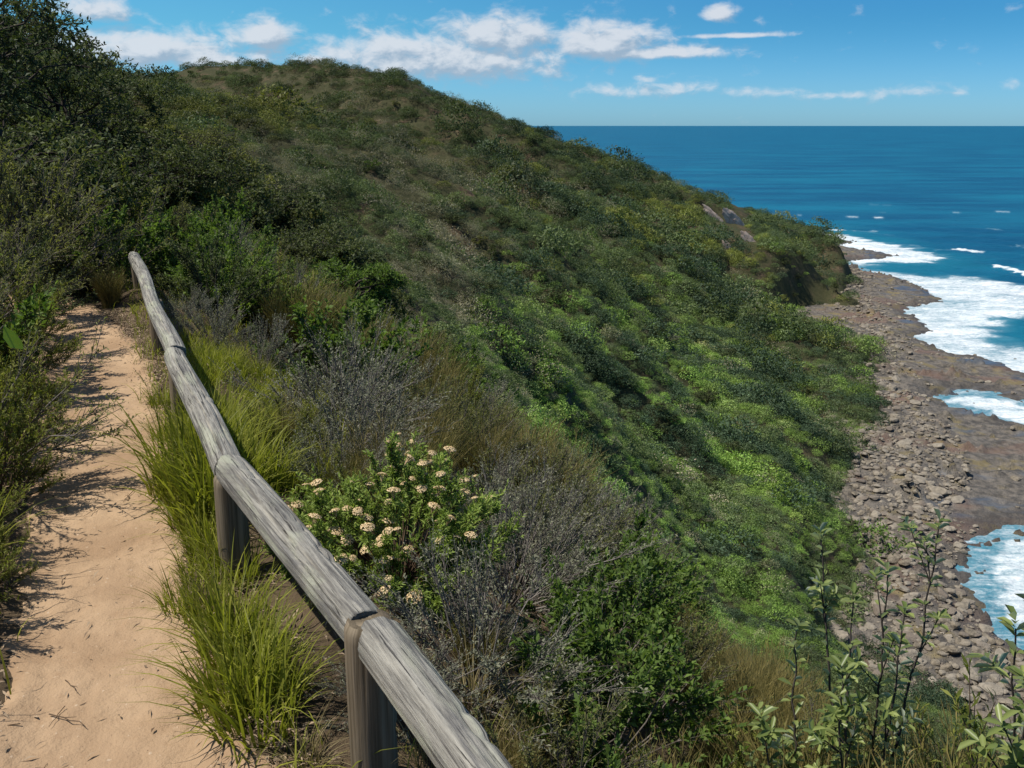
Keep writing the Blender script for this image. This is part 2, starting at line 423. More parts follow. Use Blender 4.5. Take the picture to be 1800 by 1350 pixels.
c = N.mix(N.m('MULTIPLY', sa, 0.7), c, (0.010, 0.145, 0.205))
fn = N.noise(N.mapv(P, (0.14, 0.42, 0.3), rot=(0, 0, math.radians(-18))), 1.0, 8, 0.72, 1.2)
fn2 = N.noise(P, 1.3, 5, 0.7, 0.6)
mx_ = N.m('ADD', N.m('MULTIPLY', fn, 0.7), N.m('MULTIPLY', fn2, 0.3))
th = N.m('SUBTRACT', 1.0, fa)
mask = N.ss(N.m('MULTIPLY_ADD', th, 0.72, 0.20), N.m('MULTIPLY_ADD', th, 0.72, 0.62), mx_)
mask = N.m('MULTIPLY', mask, N.ss(0.04, 0.25, fa))
lace = N.m('MULTIPLY', N.ss(0.15, 0.9, fa), 0.30)
c = N.mix(lace, c, (0.20, 0.36, 0.42))
c = N.mix(mask, c, (0.70, 0.73, 0.74))
link(N, c, b.inputs['Base Color'])
link(N, N.m('MULTIPLY_ADD', mask, 0.45, 0.42), b.inputs['Roughness']); b.inputs['IOR'].default_value = 1.33
b.inputs['Specular IOR Level'].default_value = 0.28
w1 = N.noise(N.mapv(P, (0.10, 0.26, 0.2), rot=(0, 0, math.radians(-20))), 1.0, 6, 0.6); w2 = N.noise(P, 0.9, 4, 0.6)
bp = N.n('ShaderNodeBump', ins={'Strength': 1.0, 'Distance': 1.6}); link(N, N.m('ADD', w1, N.m('MULTIPLY', w2, 0.2)), bp.inputs['Height']); link(N, bp.outputs[0], b.inputs['Normal'])
tag(obj('sea', sea_me, m), 'deep blue ocean with white surf along the rock shelf', 'sea', kind='structure')

# ---- boulders
ROCKS = []
def rock_mesh(seed):
    rng = np.random.default_rng(seed)
    import bmesh
    bm = bmesh.new(); bmesh.ops.create_icosphere(bm, subdivisions=2, radius=1.0)
    sc = rng.uniform(0.65, 1.40, 3); sc[2] = rng.uniform(.42, .75); off_ = Vector(rng.uniform(-50, 50, 3))
    for v in bm.verts:
        n = v.co.normalized(); k = 1 + 0.30 * mnoise.noise(n * 1.1 + off_) + 0.16 * mnoise.noise(n * 2.6 + off_)
        p = n * k
        for ax in range(8):                                           # broken flat faces
            pl = Vector(mnoise.random_unit_vector()) if False else Vector((math.sin(ax * 2.1 + seed), math.cos(ax * 1.3 + seed * 2), math.sin(ax * .7 + seed * 3))).normalized()
            dd = p.dot(pl) - 0.62
            if dd > 0: p -= pl * dd * 0.85
        v.co = Vector((p.x * sc[0], p.y * sc[1], p.z * sc[2]))
    me = bpy.data.meshes.new('boulder'); bm.to_mesh(me); bm.free()
    return me
m, N, b, o = new_mat('boulder_stone')
P = N.pos(); n2 = N.noise(P, 1.4, 5, 0.65)
ri = N.n('ShaderNodeObjectInfo').outputs['Random']
c = N.mix(N.ss(0.3, 0.7, n2), (0.078, 0.065, 0.048), (0.235, 0.198, 0.148)); c = N.mix(ri, c, N.mix(0.5, c, (0.40, 0.36, 0.30)))
c = N.mix(N.m('MULTIPLY', N.ss(0.75, 0.9, ri), 0.6), c, (0.10, 0.075, 0.06))
link(N, c, b.inputs['Base Color']); b.inputs['Roughness'].default_value = 0.9; b.inputs['Specular IOR Level'].default_value = 0.12
bp = N.n('ShaderNodeBump', ins={'Strength': 0.9, 'Distance': 0.2}); link(N, N.noise(P, 3.0, 5, 0.65), bp.inputs['Height']); link(N, bp.outputs[0], b.inputs['Normal'])
for k in range(5):
    rm = rock_mesh(k + 1); rm.materials.append(m); ROCKS.append(rm)
nb = 110000
bx, by = RNG.uniform(25, 200, nb), RNG.uniform(70, 420, nb)
bs = sdf_poly(CW, bx, by); bt = height(bx, by) - SEA
TOE = np.array([world_on(x_, y_, SEA)[:2] for x_, y_ in [(1440, 425)] + SHORE + [(1800, 1380)]])
def d_line(P, X, Y):
    d = np.full(X.shape, 1e9)
    for (ax, ay), (bx_, by_) in zip(P[:-1], P[1:]):
        ex, ey = bx_ - ax, by_ - ay
        t = np.clip(((X - ax) * ex + (Y - ay) * ey) / (ex * ex + ey * ey), 0, 1)
        d = np.minimum(d, np.hypot(X - ax - t * ex, Y - ay - t * ey))
    return d
td = d_line(TOE, bx, by)
bank2 = 1 - sst(150, 235, by); bw = 4 + 12 * bank2; bank = 1 - sst(bw, bw + 7, td + 5 * fbm(bx / 14, by / 14, 81, 3))
pr = np.clip(bank * (bs > 1.5) * (bt < 2.5) * (.45 + .55 * bank2) + 0.10 * (bs > -3.5) * (bt < 2) * sst(-.1, .5, fbm(bx / 9, by / 7, 83, 3)), 0, 1)
sel = RNG.random(nb) < pr * 0.95
bx, by, bs, bt = bx[sel], by[sel], bs[sel], bt[sel]
bz = shelf_h(bx, by, bs) + 1.6 * sst(-16, -1, bt) * sst(1, 8, bs)
bz = np.maximum(bz, height(bx, by))
size = 0.14 + 0.80 * RNG.random(len(bx)) ** 3.6; big_ = RNG.random(len(bx)) < 0.04; size[big_] += RNG.uniform(0.3, 0.8, big_.sum())
px_, py_, dd_ = project(bx, by, bz)
see = (px_ > 0) & (px_ < 1800) & (py_ > 0) & (py_ < 1350)
order = np.argsort(-np.where(see, size / dd_, 0))
BIGROCK = order[:295]; REST = order[295:]
for q, i in enumerate(BIGROCK):
    o_ = bpy.data.objects.new('boulder', ROCKS[q % 5]); COL.objects.link(o_)
    o_.location = (bx[i], by[i], bz[i] + size[i] * 0.18); o_.rotation_euler = (RNG.uniform(-.3, .3), RNG.uniform(-.3, .3), RNG.uniform(0, 6.28)); o_.scale = (size[i],) * 3
    tag(o_, 'weathered grey brown boulder lying on the rocky shore below the hillside', 'boulder', 'boulders along the rocky shore')
scatter('shore_stones', np.stack([bx[REST], by[REST], bz[REST] + size[REST] * 0.15], -1),
        np.stack([RNG.uniform(-.3, .3, len(REST)), RNG.uniform(-.3, .3, len(REST)), RNG.uniform(0, 6.28, len(REST))], -1),
        np.repeat(size[REST][:, None], 3, 1), RNG.integers(0, 5, len(REST)), np.ones((len(REST), 3)), ROCKS, 'loose stones covering the shore between the boulders', 'stones')
print('STONES', len(REST))
# ------------------------------------------------------------------ plant builders
UPZ = np.array([0, 0, 1.0])
def unit(v): return v / (np.linalg.norm(v, axis=-1, keepdims=True) + 1e-9)
class Acc:
    def __init__(self): self.V = []; self.Q = []; self.T = []; self.n = 0
    def add(self, V, Q, tone):
        self.V.append(V); self.Q.append(Q + self.n); self.T.append(tone); self.n += len(V)
    def leaves(self, base, d, up, L, W, tone, fold=0.12, six=False):
        n = len(base); d = unit(d); side = unit(np.cross(d, up)); nr = np.cross(side, d)
        L = np.broadcast_to(np.asarray(L, float), (n,))[:, None]; Wd = np.broadcast_to(np.asarray(W, float), (n,))[:, None] * 0.5
        f = nr * L * fold
        if not six:
            V = np.stack([base, base + d * L * .5 + side * Wd + f, base + d * L - f * .6, base + d * L * .5 - side * Wd + f], 1)
            Q = np.arange(n * 4).reshape(n, 4); k = 4
        else:
            V = np.stack([base, base + d * L * .34 + side * Wd * .85 + f, base + d * L * .72 + side * Wd * .9 + f * .9, base + d * L - f, base + d * L * .72 - side * Wd * .9 + f * .9, base + d * L * .34 - side * Wd * .85 + f], 1)
            a = np.arange(n)[:, None] * 6; Q = np.concatenate([a + np.array([[0, 1, 2, 3]]), a + np.array([[0, 3, 4, 5]])]); k = 6
        self.add(V.reshape(-1, 3), Q, np.repeat(tone, k))
    def sticks(self, p0, p1, r0, r1, tone=0.5):
        n = len(p0)
        if n == 0: return
        d = unit(p1 - p0); a = unit(np.cross(d, np.where(np.abs(d[:, 2:]) > .9, [[1., 0, 0]], [[0, 0, 1.]]))); b_ = np.cross(d, a)
        r0 = np.broadcast_to(np.asarray(r0, float), (n,))[:, None]; r1 = np.broadcast_to(np.asarray(r1, float), (n,))[:, None]
        vs = []
        for P, r in ((p0, r0), (p1, r1)):
            for k in range(3):
                t = k * 2.0944; vs.append(P + (a * math.cos(t) + b_ * math.sin(t)) * r)
        V = np.stack(vs, 1).reshape(-1, 3); o = np.arange(n)[:, None] * 6
        Q = np.concatenate([o + np.array([[0, 1, 4, 3]]), o + np.array([[1, 2, 5, 4]]), o + np.array([[2, 0, 3, 5]])])
        self.add(V, Q, np.repeat(np.broadcast_to(np.asarray(tone, float), (n,)), 6))
    def blades(self, base, az, L, bend, W, tone, nseg=4, twist=None):
        n = len(base); h = np.stack([np.cos(az), np.sin(az), np.zeros(n)], -1); sd = np.stack([-np.sin(az), np.cos(az), np.zeros(n)], -1)
        if twist is not None: sd = unit(sd * np.cos(twist)[:, None] + h * np.sin(twist)[:, None])
        rows = []
        for k in range(nseg + 1):
            t = k / nseg; ang = bend * t
            p = base + (h * (np.sin(ang * .9) * t)[:, None] + UPZ * (np.cos(ang * .9) * t)[:, None]) * L[:, None]
            w = (W * (1 - t ** 1.6) * (0.6 + 0.8 * min(t * 3, 0.5)) + 0.0004)[:, None] * 0.5
            rows += [p - sd * w, p + sd * w]
        V = np.stack(rows, 1).reshape(-1, 3); o = np.arange(n)[:, None] * (2 * nseg + 2)
        Q = np.concatenate([o + np.array([[2 * k, 2 * k + 1, 2 * k + 3, 2 * k + 2]]) for k in range(nseg)])
        self.add(V, Q, np.repeat(tone, 2 * nseg + 2))
    def mesh(self, name, mat):
        me = mesh_np(name, np.concatenate(self.V), np.concatenate(self.Q), tone=np.clip(np.concatenate(self.T), 0, 1)); me.materials.append(mat); return me

def rdir(rng, n):
    return unit(rng.normal(size=(n, 3)))
def tube_path(acc, P, r0, r1, tone=0.5):
    P = np.asarray(P, float); k = len(P); r = np.linspace(r0, r1, k)
    acc.sticks(P[:-1], P[1:], r[:-1], r[1:], tone)

def bush(seed, h=1.0, rad=0.6, nstem=26, ntw=420, lt=0.16, L=0.05, Wd=0.022, nleaf=9, up=0.4, leafy=1.0, lean=(0, 0), six=False, r0=0.008, flat=1.0, lump=0.3, base_r=0.06, perp=0.9):
    """returns (stems Acc, leaves Acc, twig tips)"""
    rng = np.random.default_rng(seed); S = Acc(); A = Acc()
    th = rng.uniform(0, 2 * math.pi, nstem); ph = np.arccos(1 - rng.uniform(0, 1, nstem) ** 0.8 * 0.97)
    lum = 1 + lump * rng.normal(size=nstem) * 0.7
    end = np.stack([np.sin(ph) * np.cos(th) * rad * lum, np.sin(ph) * np.sin(th) * rad * lum, (0.16 + 0.84 * np.cos(ph) * flat) * h * (1 + 0.5 * (lum - 1))], -1)
    end[:, 2] = np.maximum(end[:, 2], 0.1 * h); end[:, 0] += lean[0]; end[:, 1] += lean[1]
    base = np.stack([np.cos(th), np.sin(th), np.zeros(nstem)], -1) * base_r * rng.random(nstem)[:, None]
    mid = base * 0.45 + end * 0.5; mid[:, 2] = end[:, 2] * 0.62; mid += rng.normal(size=(nstem, 3)) * rad * 0.06
    K = 6; ts = np.linspace(0, 1, K)[None, :, None]
    C = (1 - ts) ** 2 * base[:, None] + 2 * ts * (1 - ts) * mid[:, None] + ts ** 2 * end[:, None]
    C[:, 1:] += rng.normal(size=C[:, 1:].shape) * rad * 0.02
    for k in range(K - 1):
        a, b_ = r0 * (1 - k / K * .8), r0 * (1 - (k + 1) / K * .8)
        S.sticks(C[:, k], C[:, k + 1], a, b_, rng.random(nstem))
    si = rng.integers(0, nstem, ntw); v = rng.uniform(0.30, 1.0, ntw) ** 0.7; kk = np.minimum((v * (K - 1)).astype(int), K - 2); fr = v * (K - 1) - kk
    p = C[si, kk] * (1 - fr)[:, None] + C[si, kk + 1] * fr[:, None]
    out = unit(p - np.array([lean[0] * .5, lean[1] * .5, h * .25])); sd = unit(C[si, kk + 1] - C[si, kk])
    d = unit(out * 0.7 + sd * 0.6 + rdir(rng, ntw) * 0.75 + UPZ * up)
    ln = lt * rng.uniform(0.5, 1.35, ntw); q = p + d * ln[:, None]
    S.sticks(p, q, r0 * 0.35, r0 * 0.15, rng.random(ntw))
    nl = int(ntw * nleaf * leafy); ti = rng.integers(0, ntw, nl); u = rng.uniform(0.15, 1.05, nl)
    b_ = p[ti] + d[ti] * (ln[ti] * u)[:, None]
    ld = unit(d[ti] * (0.35 + 0.6 * u[:, None]) + rdir(rng, nl) * perp + UPZ * 0.12)
    lu = unit(UPZ + rdir(rng, nl) * 0.7)
    tone_tw = rng.normal(0.5, 0.18, ntw)
    tone = tone_tw[ti] + rng.normal(0, 0.16, nl) + 0.22 * (u - 0.5)
    A.leaves(b_, ld, lu, L * rng.uniform(0.65, 1.25, nl), Wd * rng.uniform(0.7, 1.2, nl), tone, six=six)
    return S, A, q

def rush(seed, h=1.0, rad=0.5, n=900, W=0.007, spread=0.55, nb=3, bendy=0.5):
    rng = np.random.default_rng(seed); A = Acc()
    a = rng.uniform(0, 6.283, n); r = rad * 0.35 * np.sqrt(rng.random(n))
    base = np.stack([np.cos(a) * r, np.sin(a) * r, np.zeros(n)], -1)
    L = h * rng.uniform(0.5, 1.08, n); tone = rng.random(n)
    A.blades(base, a + rng.normal(0, .6, n), L, spread * rng.random(n) ** 0.7 + 0.05, np.full(n, W), tone, nseg=4, twist=rng.uniform(-1.5, 1.5, n))
    # fine side branchlets
    m_ = n * nb; i = rng.integers(0, n, m_); u = rng.uniform(0.35, 0.95, m_)
    d = unit(np.stack([np.cos(a[i]), np.sin(a[i]), np.zeros(m_)], -1) * 0.5 + rdir(rng, m_) * 0.5 + UPZ * 1.1)
    bb = base[i] * 1.0 + (np.stack([np.cos(a[i]), np.sin(a[i]), np.zeros(m_)], -1) * (spread * .45 * u * u)[:, None] + UPZ * u[:, None]) * L[i][:, None]
    A.leaves(bb, d, rdir(rng, m_), 0.16 * h * rng.uniform(.5, 1.2, m_), W * 0.8, tone[i] * .6 + .4 * rng.random(m_))
    return A

def tuft(seed, h=0.5, n=140, rad=0.12, W=0.008, spread=1.1):
    rng = np.random.default_rng(seed); A = Acc(); a = rng.uniform(0, 6.283, n); r = rad * np.sqrt(rng.random(n))
    base = np.stack([np.cos(a) * r, np.sin(a) * r, np.zeros(n) - 0.02], -1)
    A.blades(base, a + rng.normal(0, .7, n), h * rng.uniform(.35, 1.1, n), spread * rng.random(n) + .08, W * rng.uniform(.6, 1.2, n), rng.random(n) ** 1.2, nseg=5, twist=rng.uniform(-.9, .9, n))
    return A

def tree(seed, H=5.0, R=2.0, trunk_h=0.4, nclump=60, ntw=26, L=0.085, Wd=0.034, nleaf=9, lean=0.5, r0=0.10, crown_z=(0.30, 1.0), split=2):
    rng = np.random.default_rng(seed); S = Acc(); A = Acc()
    la = rng.uniform(0, 6.283); lv = np.array([math.cos(la), math.sin(la), 0]) * lean
    def curve(p0, p1, r0_, r1_, k=7, wob=0.05):
        ts = np.linspace(0, 1, k)[:, None]; ln = np.linalg.norm(p1 - p0)
        m_ = (p0 + p1) / 2 + UPZ * ln * 0.12 + rng.normal(size=3) * ln * 0.06
        C = (1 - ts) ** 2 * p0 + 2 * ts * (1 - ts) * m_ + ts ** 2 * p1; C[1:-1] += rng.normal(size=(k - 2, 3)) * ln * wob * .5
        # rounder limbs than a stick: six sides through two offset triangles
        r = np.linspace(r0_, r1_, k); S.sticks(C[:-1], C[1:], r[:-1], r[1:], rng.random()); S.sticks(C[1:], C[:-1], r[1:], r[:-1], rng.random())
        return C
    tips = []
    nodes = []
    for s_ in range(split):
        top = np.array([0, 0, H * 0.78]) + lv * 1.0 + rdir(rng, 1)[0] * np.array([R * .35, R * .35, H * .08])
        C = curve(np.array([0.12 * s_, 0, -0.25]), top, r0 * (1 - .25 * s_), r0 * 0.25, 9); nodes.append(C)
    nodes = np.concatenate(nodes)
    nodes = nodes[nodes[:, 2] > H * trunk_h * 0.6]
    # clump centres through the crown volume
    cc = []
    while len(cc) < nclump:
        p = rng.uniform(-1, 1, 3); rr = np.linalg.norm(p)
        if rr > 1 or rr < 0.35: continue
        z = crown_z[0] + (crown_z[1] - crown_z[0]) * (p[2] * .5 + .5)
        q = np.array([p[0] * R, p[1] * R, z * H]) + lv * z
        q[:2] *= 1 + 0.45 * mnoise.noise(Vector(p) * 2.0 + Vector((seed, 0, 0)))
        cc.append(q)
    cc = np.array(cc)
    for q in cc:
        j = np.argmin(((nodes - q) ** 2).sum(1) + 4.0 * np.maximum(0, nodes[:, 2] - q[2] + .2) ** 2)
        curve(nodes[j], q, r0 * 0.22, r0 * 0.07, 5, 0.1)
    ci = rng.integers(0, nclump, nclump * ntw); n = len(ci); cr = R * 0.27
    d = unit(rdir(rng, n) + UPZ * 0.35); p = cc[ci] + d * cr * rng.uniform(0.05, 0.5, n)[:, None]; q = cc[ci] + d * (cr * rng.uniform(0.6, 1.15, n))[:, None] * np.array([1, 1, .72])
    S.sticks(p, q, r0 * 0.05, r0 * 0.03, rng.random(n))
    nl = n * nleaf; ti = rng.integers(0, n, nl); u = rng.uniform(0, 1.05, nl)
    b_ = p[ti] + (q - p)[ti] * u[:, None]; ld = unit((q - p)[ti] * 2 + rdir(rng, nl) * 1.0)
    tone = rng.normal(0.45, 0.2, nclump)[ci[ti]] + rng.normal(0, .16, nl)
    A.leaves(b_, ld, unit(UPZ + rdir(rng, nl) * .8), L * rng.uniform(.6, 1.3, nl), Wd * rng.uniform(.7, 1.2, nl), tone)
    return S, A

# ------------------------------------------------------------------ leaf and bark materials
M = {}
M['green'] = leaf_mat('leaf_green', (0.038, 0.077, 0.018), (0.154, 0.224, 0.051))
M['bright'] = leaf_mat('leaf_bright_green', (0.077, 0.147, 0.020), (0.243, 0.339, 0.061), 0.4)
M['olive'] = leaf_mat('leaf_olive', (0.064, 0.074, 0.026), (0.237, 0.237, 0.084))
M['dark'] = leaf_mat('leaf_dark', (0.026, 0.042, 0.020), (0.130, 0.150, 0.060), 0.30, 0.6, spec=0.16)
M['grey'] = leaf_mat('leaf_grey_green', (0.096, 0.105, 0.070), (0.275, 0.275, 0.192), 0.25)
M['rush'] = leaf_mat('stem_brown_green', (0.077, 0.074, 0.026), (0.250, 0.198, 0.070), 0.2)
M['flowerleaf'] = leaf_mat('leaf_needle_green', (0.105, 0.165, 0.030), (0.310, 0.390, 0.090), 0.35)
M['banksia'] = leaf_mat('leaf_banksia', (0.085, 0.125, 0.030), (0.260, 0.300, 0.095), 0.3, 0.4, spec=0.35, back=(0.42, 0.46, 0.36))
M['grass'] = leaf_mat('grass_blade', (0.110, 0.130, 0.016), (0.340, 0.340, 0.055), 0.45, 0.5)
M['drygrass'] = leaf_mat('dry_grass', (0.150, 0.115, 0.045), (0.340, 0.285, 0.150), 0.3, 0.7)
M['verge'] = leaf_mat('verge_leaf', (0.070, 0.092, 0.016), (0.250, 0.260, 0.055), 0.4)
def stem_mat(name, c0, c1):
    m, N, b, o = new_mat(name); link(N, N.mix(N.attr('tone').outputs['Fac'], c0, c1), b.inputs['Base Color']); b.inputs['Roughness'].default_value = 0.85
    b.inputs['Specular IOR Level'].default_value = 0.15; return m
M['bark'] = stem_mat('bark_grey', (0.060, 0.050, 0.042), (0.150, 0.130, 0.112))
M['greytwig'] = stem_mat('twig_grey', (0.075, 0.064, 0.056), (0.215, 0.190, 0.170))
M['browntwig'] = stem_mat('twig_brown', (0.065, 0.042, 0.026), (0.160, 0.110, 0.070))
M['darkbark'] = stem_mat('bark_dark', (0.022, 0.018, 0.015), (0.060, 0.050, 0.042))

# ------------------------------------------------------------------ plant kinds (meshes shared by every copy)
def kind(S, A, sm, am, nm):
    return (S.mesh(nm + '_stems', M[sm]) if S else None, A.mesh(nm + '_leaves', M[am]))
KINDS = {}
for k in range(3):
    S, A, _ = bush(100 + k, 1.0, 0.66, 30, 520, 0.17, 0.058, 0.026, 11); KINDS['broad%d' % k] = kind(S, A, 'bark', 'green', 'broad')
    S, A, _ = bush(110 + k, 1.0, 0.62, 34, 620, 0.15, 0.046, 0.020, 11, up=.5); KINDS['bright%d' % k] = kind(S, A, 'browntwig', 'bright', 'bright')
    S, A, _ = bush(120 + k, 1.0, 0.66, 34, 760, 0.17, 0.034, 0.008, 12, up=.3); KINDS['olive%d' % k] = kind(S, A, 'bark', 'olive', 'olive')
    S, A, _ = bush(130 + k, 1.0, 0.62, 46, 1000, 0.18, 0.028, 0.009, 6.5, up=.5, r0=0.007); KINDS['grey%d' % k] = kind(S, A, 'greytwig', 'grey', 'grey')
    S, A, _ = bush(140 + k, 1.0, 0.70, 36, 640, 0.18, 0.045, 0.015, 12); KINDS['dark%d' % k] = kind(S, A, 'darkbark', 'dark', 'dark')
    KINDS['rush%d' % k] = (None, rush(150 + k, 1.0, 0.55, 750).mesh('rush', M['rush']))
    KINDS['tuft%d' % k] = (None, tuft(160 + k, 1.0, 130, 0.30, 0.026, 0.95).mesh('tuft', M['grass']))
    KINDS['dry%d' % k] = (None, tuft(170 + k, 1.0, 90, 0.16, 0.014, 1.4).mesh('dry_tuft', M['drygrass']))
    S, A, _ = bush(180 + k, 1.0, 0.60, 30, 520, 0.18, 0.050, 0.011, 12, up=.9); KINDS['verge%d' % k] = kind(S, A, 'browntwig', 'verge', 'verge')
def plant(kd, name, loc, size, label, group=None, rz=None, cat='shrub', sq=1.0, parts=True):
    S, A = KINDS[kd]
    rz = RNG.uniform(0, 6.283) if rz is None else rz
    if S is None or not parts:
        o = obj(name, A)
        if S is not None: obj('stems', S, parent=o)
    else:
        o = empty(name); obj('foliage', A, parent=o); obj('stems', S, parent=o)
    o.location = loc; o.rotation_euler = (RNG.uniform(-.08, .08), RNG.uniform(-.08, .08), rz); o.scale = (size, size, size * sq)
    return tag(o, label, cat, group)
def gz(x, y): return float(height(np.array([x]), np.array([y]))[0])
# ------------------------------------------------------------------ sandy path
ss_, tt_ = np.linspace(-0.62, 0.42, 80), np.linspace(-3.0, 11.5, 900)
S2, T2 = np.meshgrid(ss_, tt_, indexing='ij')
wid = 1 + 0.10 * pnoise(T2 / 0.9, T2 * 0, 91) + 0.25 * (1 - sst(1.2, 3.0, T2))
PX_, PY_ = xy_of(path_c(T2) + S2 * wid, T2)
e = np.abs(S2) / (0.30 + 0.05 * sst(4, 7, T2)) + 0.28 * fbm(PX_ / 0.35, PY_ / 0.35, 92, 4)
pz = height(PX_, PY_) + 0.018 - 0.05 * sst(0.75, 1.5, e) + 0.007 * fbm(PX_ / 0.20, PY_ / 0.20, 93, 4) - 0.007 * sst(.35, .7, pnoise(PX_ / 0.14, PY_ / 0.22, 96)) + 0.004 * fbm(PX_ / 0.04, PY_ / 0.04, 94, 2)
path_me = mesh_np('path', np.stack([PX_, PY_, pz], -1).reshape(-1, 3), grid_faces(len(ss_), len(tt_))[:, ::-1], smooth=True)
if path_me.polygons[0].normal.z < 0: path_me.flip_normals()
m, N, b, o = new_mat('path_sand'); P = N.pos()
c = N.mix(N.ss(0.3, 0.72, N.noise(P, 2.2, 5, 0.6)), (0.285, 0.188, 0.112), (0.400, 0.278, 0.172))
c = N.mix(N.m('MULTIPLY', N.ss(0.55, 0.75, N.noise(P, 26, 4, 0.7)), 0.5), c, (0.28, 0.175, 0.10))
c = N.mix(N.m('MULTIPLY', N.ss(0.66, 0.74, N.noise(P, 60, 3, 0.6)), 0.7), c, (0.16, 0.10, 0.06))
c = N.mix(N.m('MULTIPLY', N.ss(0.68, 0.74, N.noise(P, 45, 2, 0.5)), 0.5), c, (0.52, 0.41, 0.30))
link(N, c, b.inputs['Base Color']); b.inputs['Roughness'].default_value = 0.95; b.inputs['Specular IOR Level'].default_value = 0.1
bp = N.n('ShaderNodeBump', ins={'Strength': 0.8, 'Distance': 0.012}); link(N, N.m('ADD', N.noise(P, 18, 6, 0.7), N.m('MULTIPLY', N.noise(P, 90, 3, 0.6), 0.4)), bp.inputs['Height']); link(N, bp.outputs[0], b.inputs['Normal'])
tag(obj('path', path_me, m), 'narrow sandy footpath running along the log rail', 'path', kind='structure')

# hillside soil
N = NT(clay.node_tree); b = clay.node_tree.nodes['Principled BSDF']; P = N.pos()
c = N.mix(N.ss(0.35, 0.65, N.noise(P, 0.9, 6, 0.65)), (0.048, 0.035, 0.022), (0.125, 0.090, 0.055))
c = N.mix(N.m('MULTIPLY', N.ss(0.3, 0.5, N.noise(P, 0.13, 5, 0.6)), N.m('MULTIPLY', N.attr('far').outputs['Fac'], 0.75)), c, (0.034, 0.042, 0.017))
link(N, c, b.inputs['Base Color']); b.inputs['Roughness'].default_value = 0.95; b.inputs['Specular IOR Level'].default_value = 0.1
bp = N.n('ShaderNodeBump', ins={'Strength': 0.8, 'Distance': 0.05}); link(N, N.noise(P, 9, 6, 0.7), bp.inputs['Height']); link(N, bp.outputs[0], b.inputs['Normal'])

# ------------------------------------------------------------------ log rail fence
m, N, b, o = new_mat('weathered_timber')
uv = N.n('ShaderNodeUVMap').outputs[0]
g1 = N.noise(N.mapv(uv, (16, 2.2, 1)), 1.0, 7, 0.72, 0.6); g2 = N.noise(N.mapv(uv, (34, 2.2, 1), (3, 1, 0)), 1.0, 5, 0.7, 0.7); g3 = N.noise(N.mapv(uv, (4, 2.6, 1)), 1.0, 5, 0.6, 0.6)
g4 = N.noise(N.mapv(uv, (80, 9, 1), (1, 7, 0)), 1.0, 4, 0.75)
g1 = N.m('ADD', N.m('MULTIPLY', g1, 0.72), N.m('MULTIPLY', g4, 0.28))
c = N.mix(N.ss(0.36, 0.64, g1), (0.095, 0.089, 0.080), (0.335, 0.315, 0.268))
c = N.mix(N.m('MULTIPLY', N.ss(0.48, 0.66, g3), 0.6), c, (0.36, 0.37, 0.27))           # pale green lichen
c = N.mix(N.m('MULTIPLY', N.ss(0.57, 0.66, g2), 0.8), c, (0.075, 0.068, 0.062))
c = N.mix(N.m('MULTIPLY', N.ss(0.55, 0.62, N.noise(N.mapv(uv, (3.2, 0.9, 1), (5, 4, 0)), 1.0, 6, 0.7, 0.8)), 0.75), c, (0.12, 0.115, 0.11))
c = N.mix(N.m('MULTIPLY', N.ss(0.60, 0.66, N.noise(N.mapv(uv, (14, 0.5, 1), (8, 2, 0)), 1.0, 5, 0.6, 1.2)), 0.8), c, (0.05, 0.045, 0.042))         # dark grain
c = N.mix(N.m('MULTIPLY', N.ss(0.62, 0.72, N.noise(N.mapv(uv, (9, 5, 1), (0, 9, 0)), 1.0, 4, 0.7)), 0.5), c, (0.12, 0.11, 0.105))
link(N, c, b.inputs['Base Color']); b.inputs['Roughness'].default_value = 0.85; b.inputs['Specular IOR Level'].default_value = 0.25
bp = N.n('ShaderNodeBump', ins={'Strength': 1.0, 'Distance': 0.010}); link(N, N.m('SUBTRACT', g1, N.m('MULTIPLY', N.ss(0.58, 0.68, g2), 0.8)), bp.inputs['Height']); link(N, bp.outputs[0], b.inputs['Normal'])
TIMBER = m
m, N, b, o = new_mat('post_timber')
uv = N.n('ShaderNodeUVMap').outputs[0]
g1 = N.noise(N.mapv(uv, (22, 1.4, 1)), 1.0, 6, 0.65, 0.3)
c = N.mix(N.ss(0.3, 0.7, g1), (0.075, 0.058, 0.036), (0.230, 0.185, 0.128)); link(N, c, b.inputs['Base Color']); b.inputs['Roughness'].default_value = 0.9; b.inputs['Specular IOR Level'].default_value = 0.15
bp = N.n('ShaderNodeBump', ins={'Strength': 0.7, 'Distance': 0.006}); link(N, g1, bp.inputs['Height']); link(N, bp.outputs[0], b.inputs['Normal'])
POSTM = m
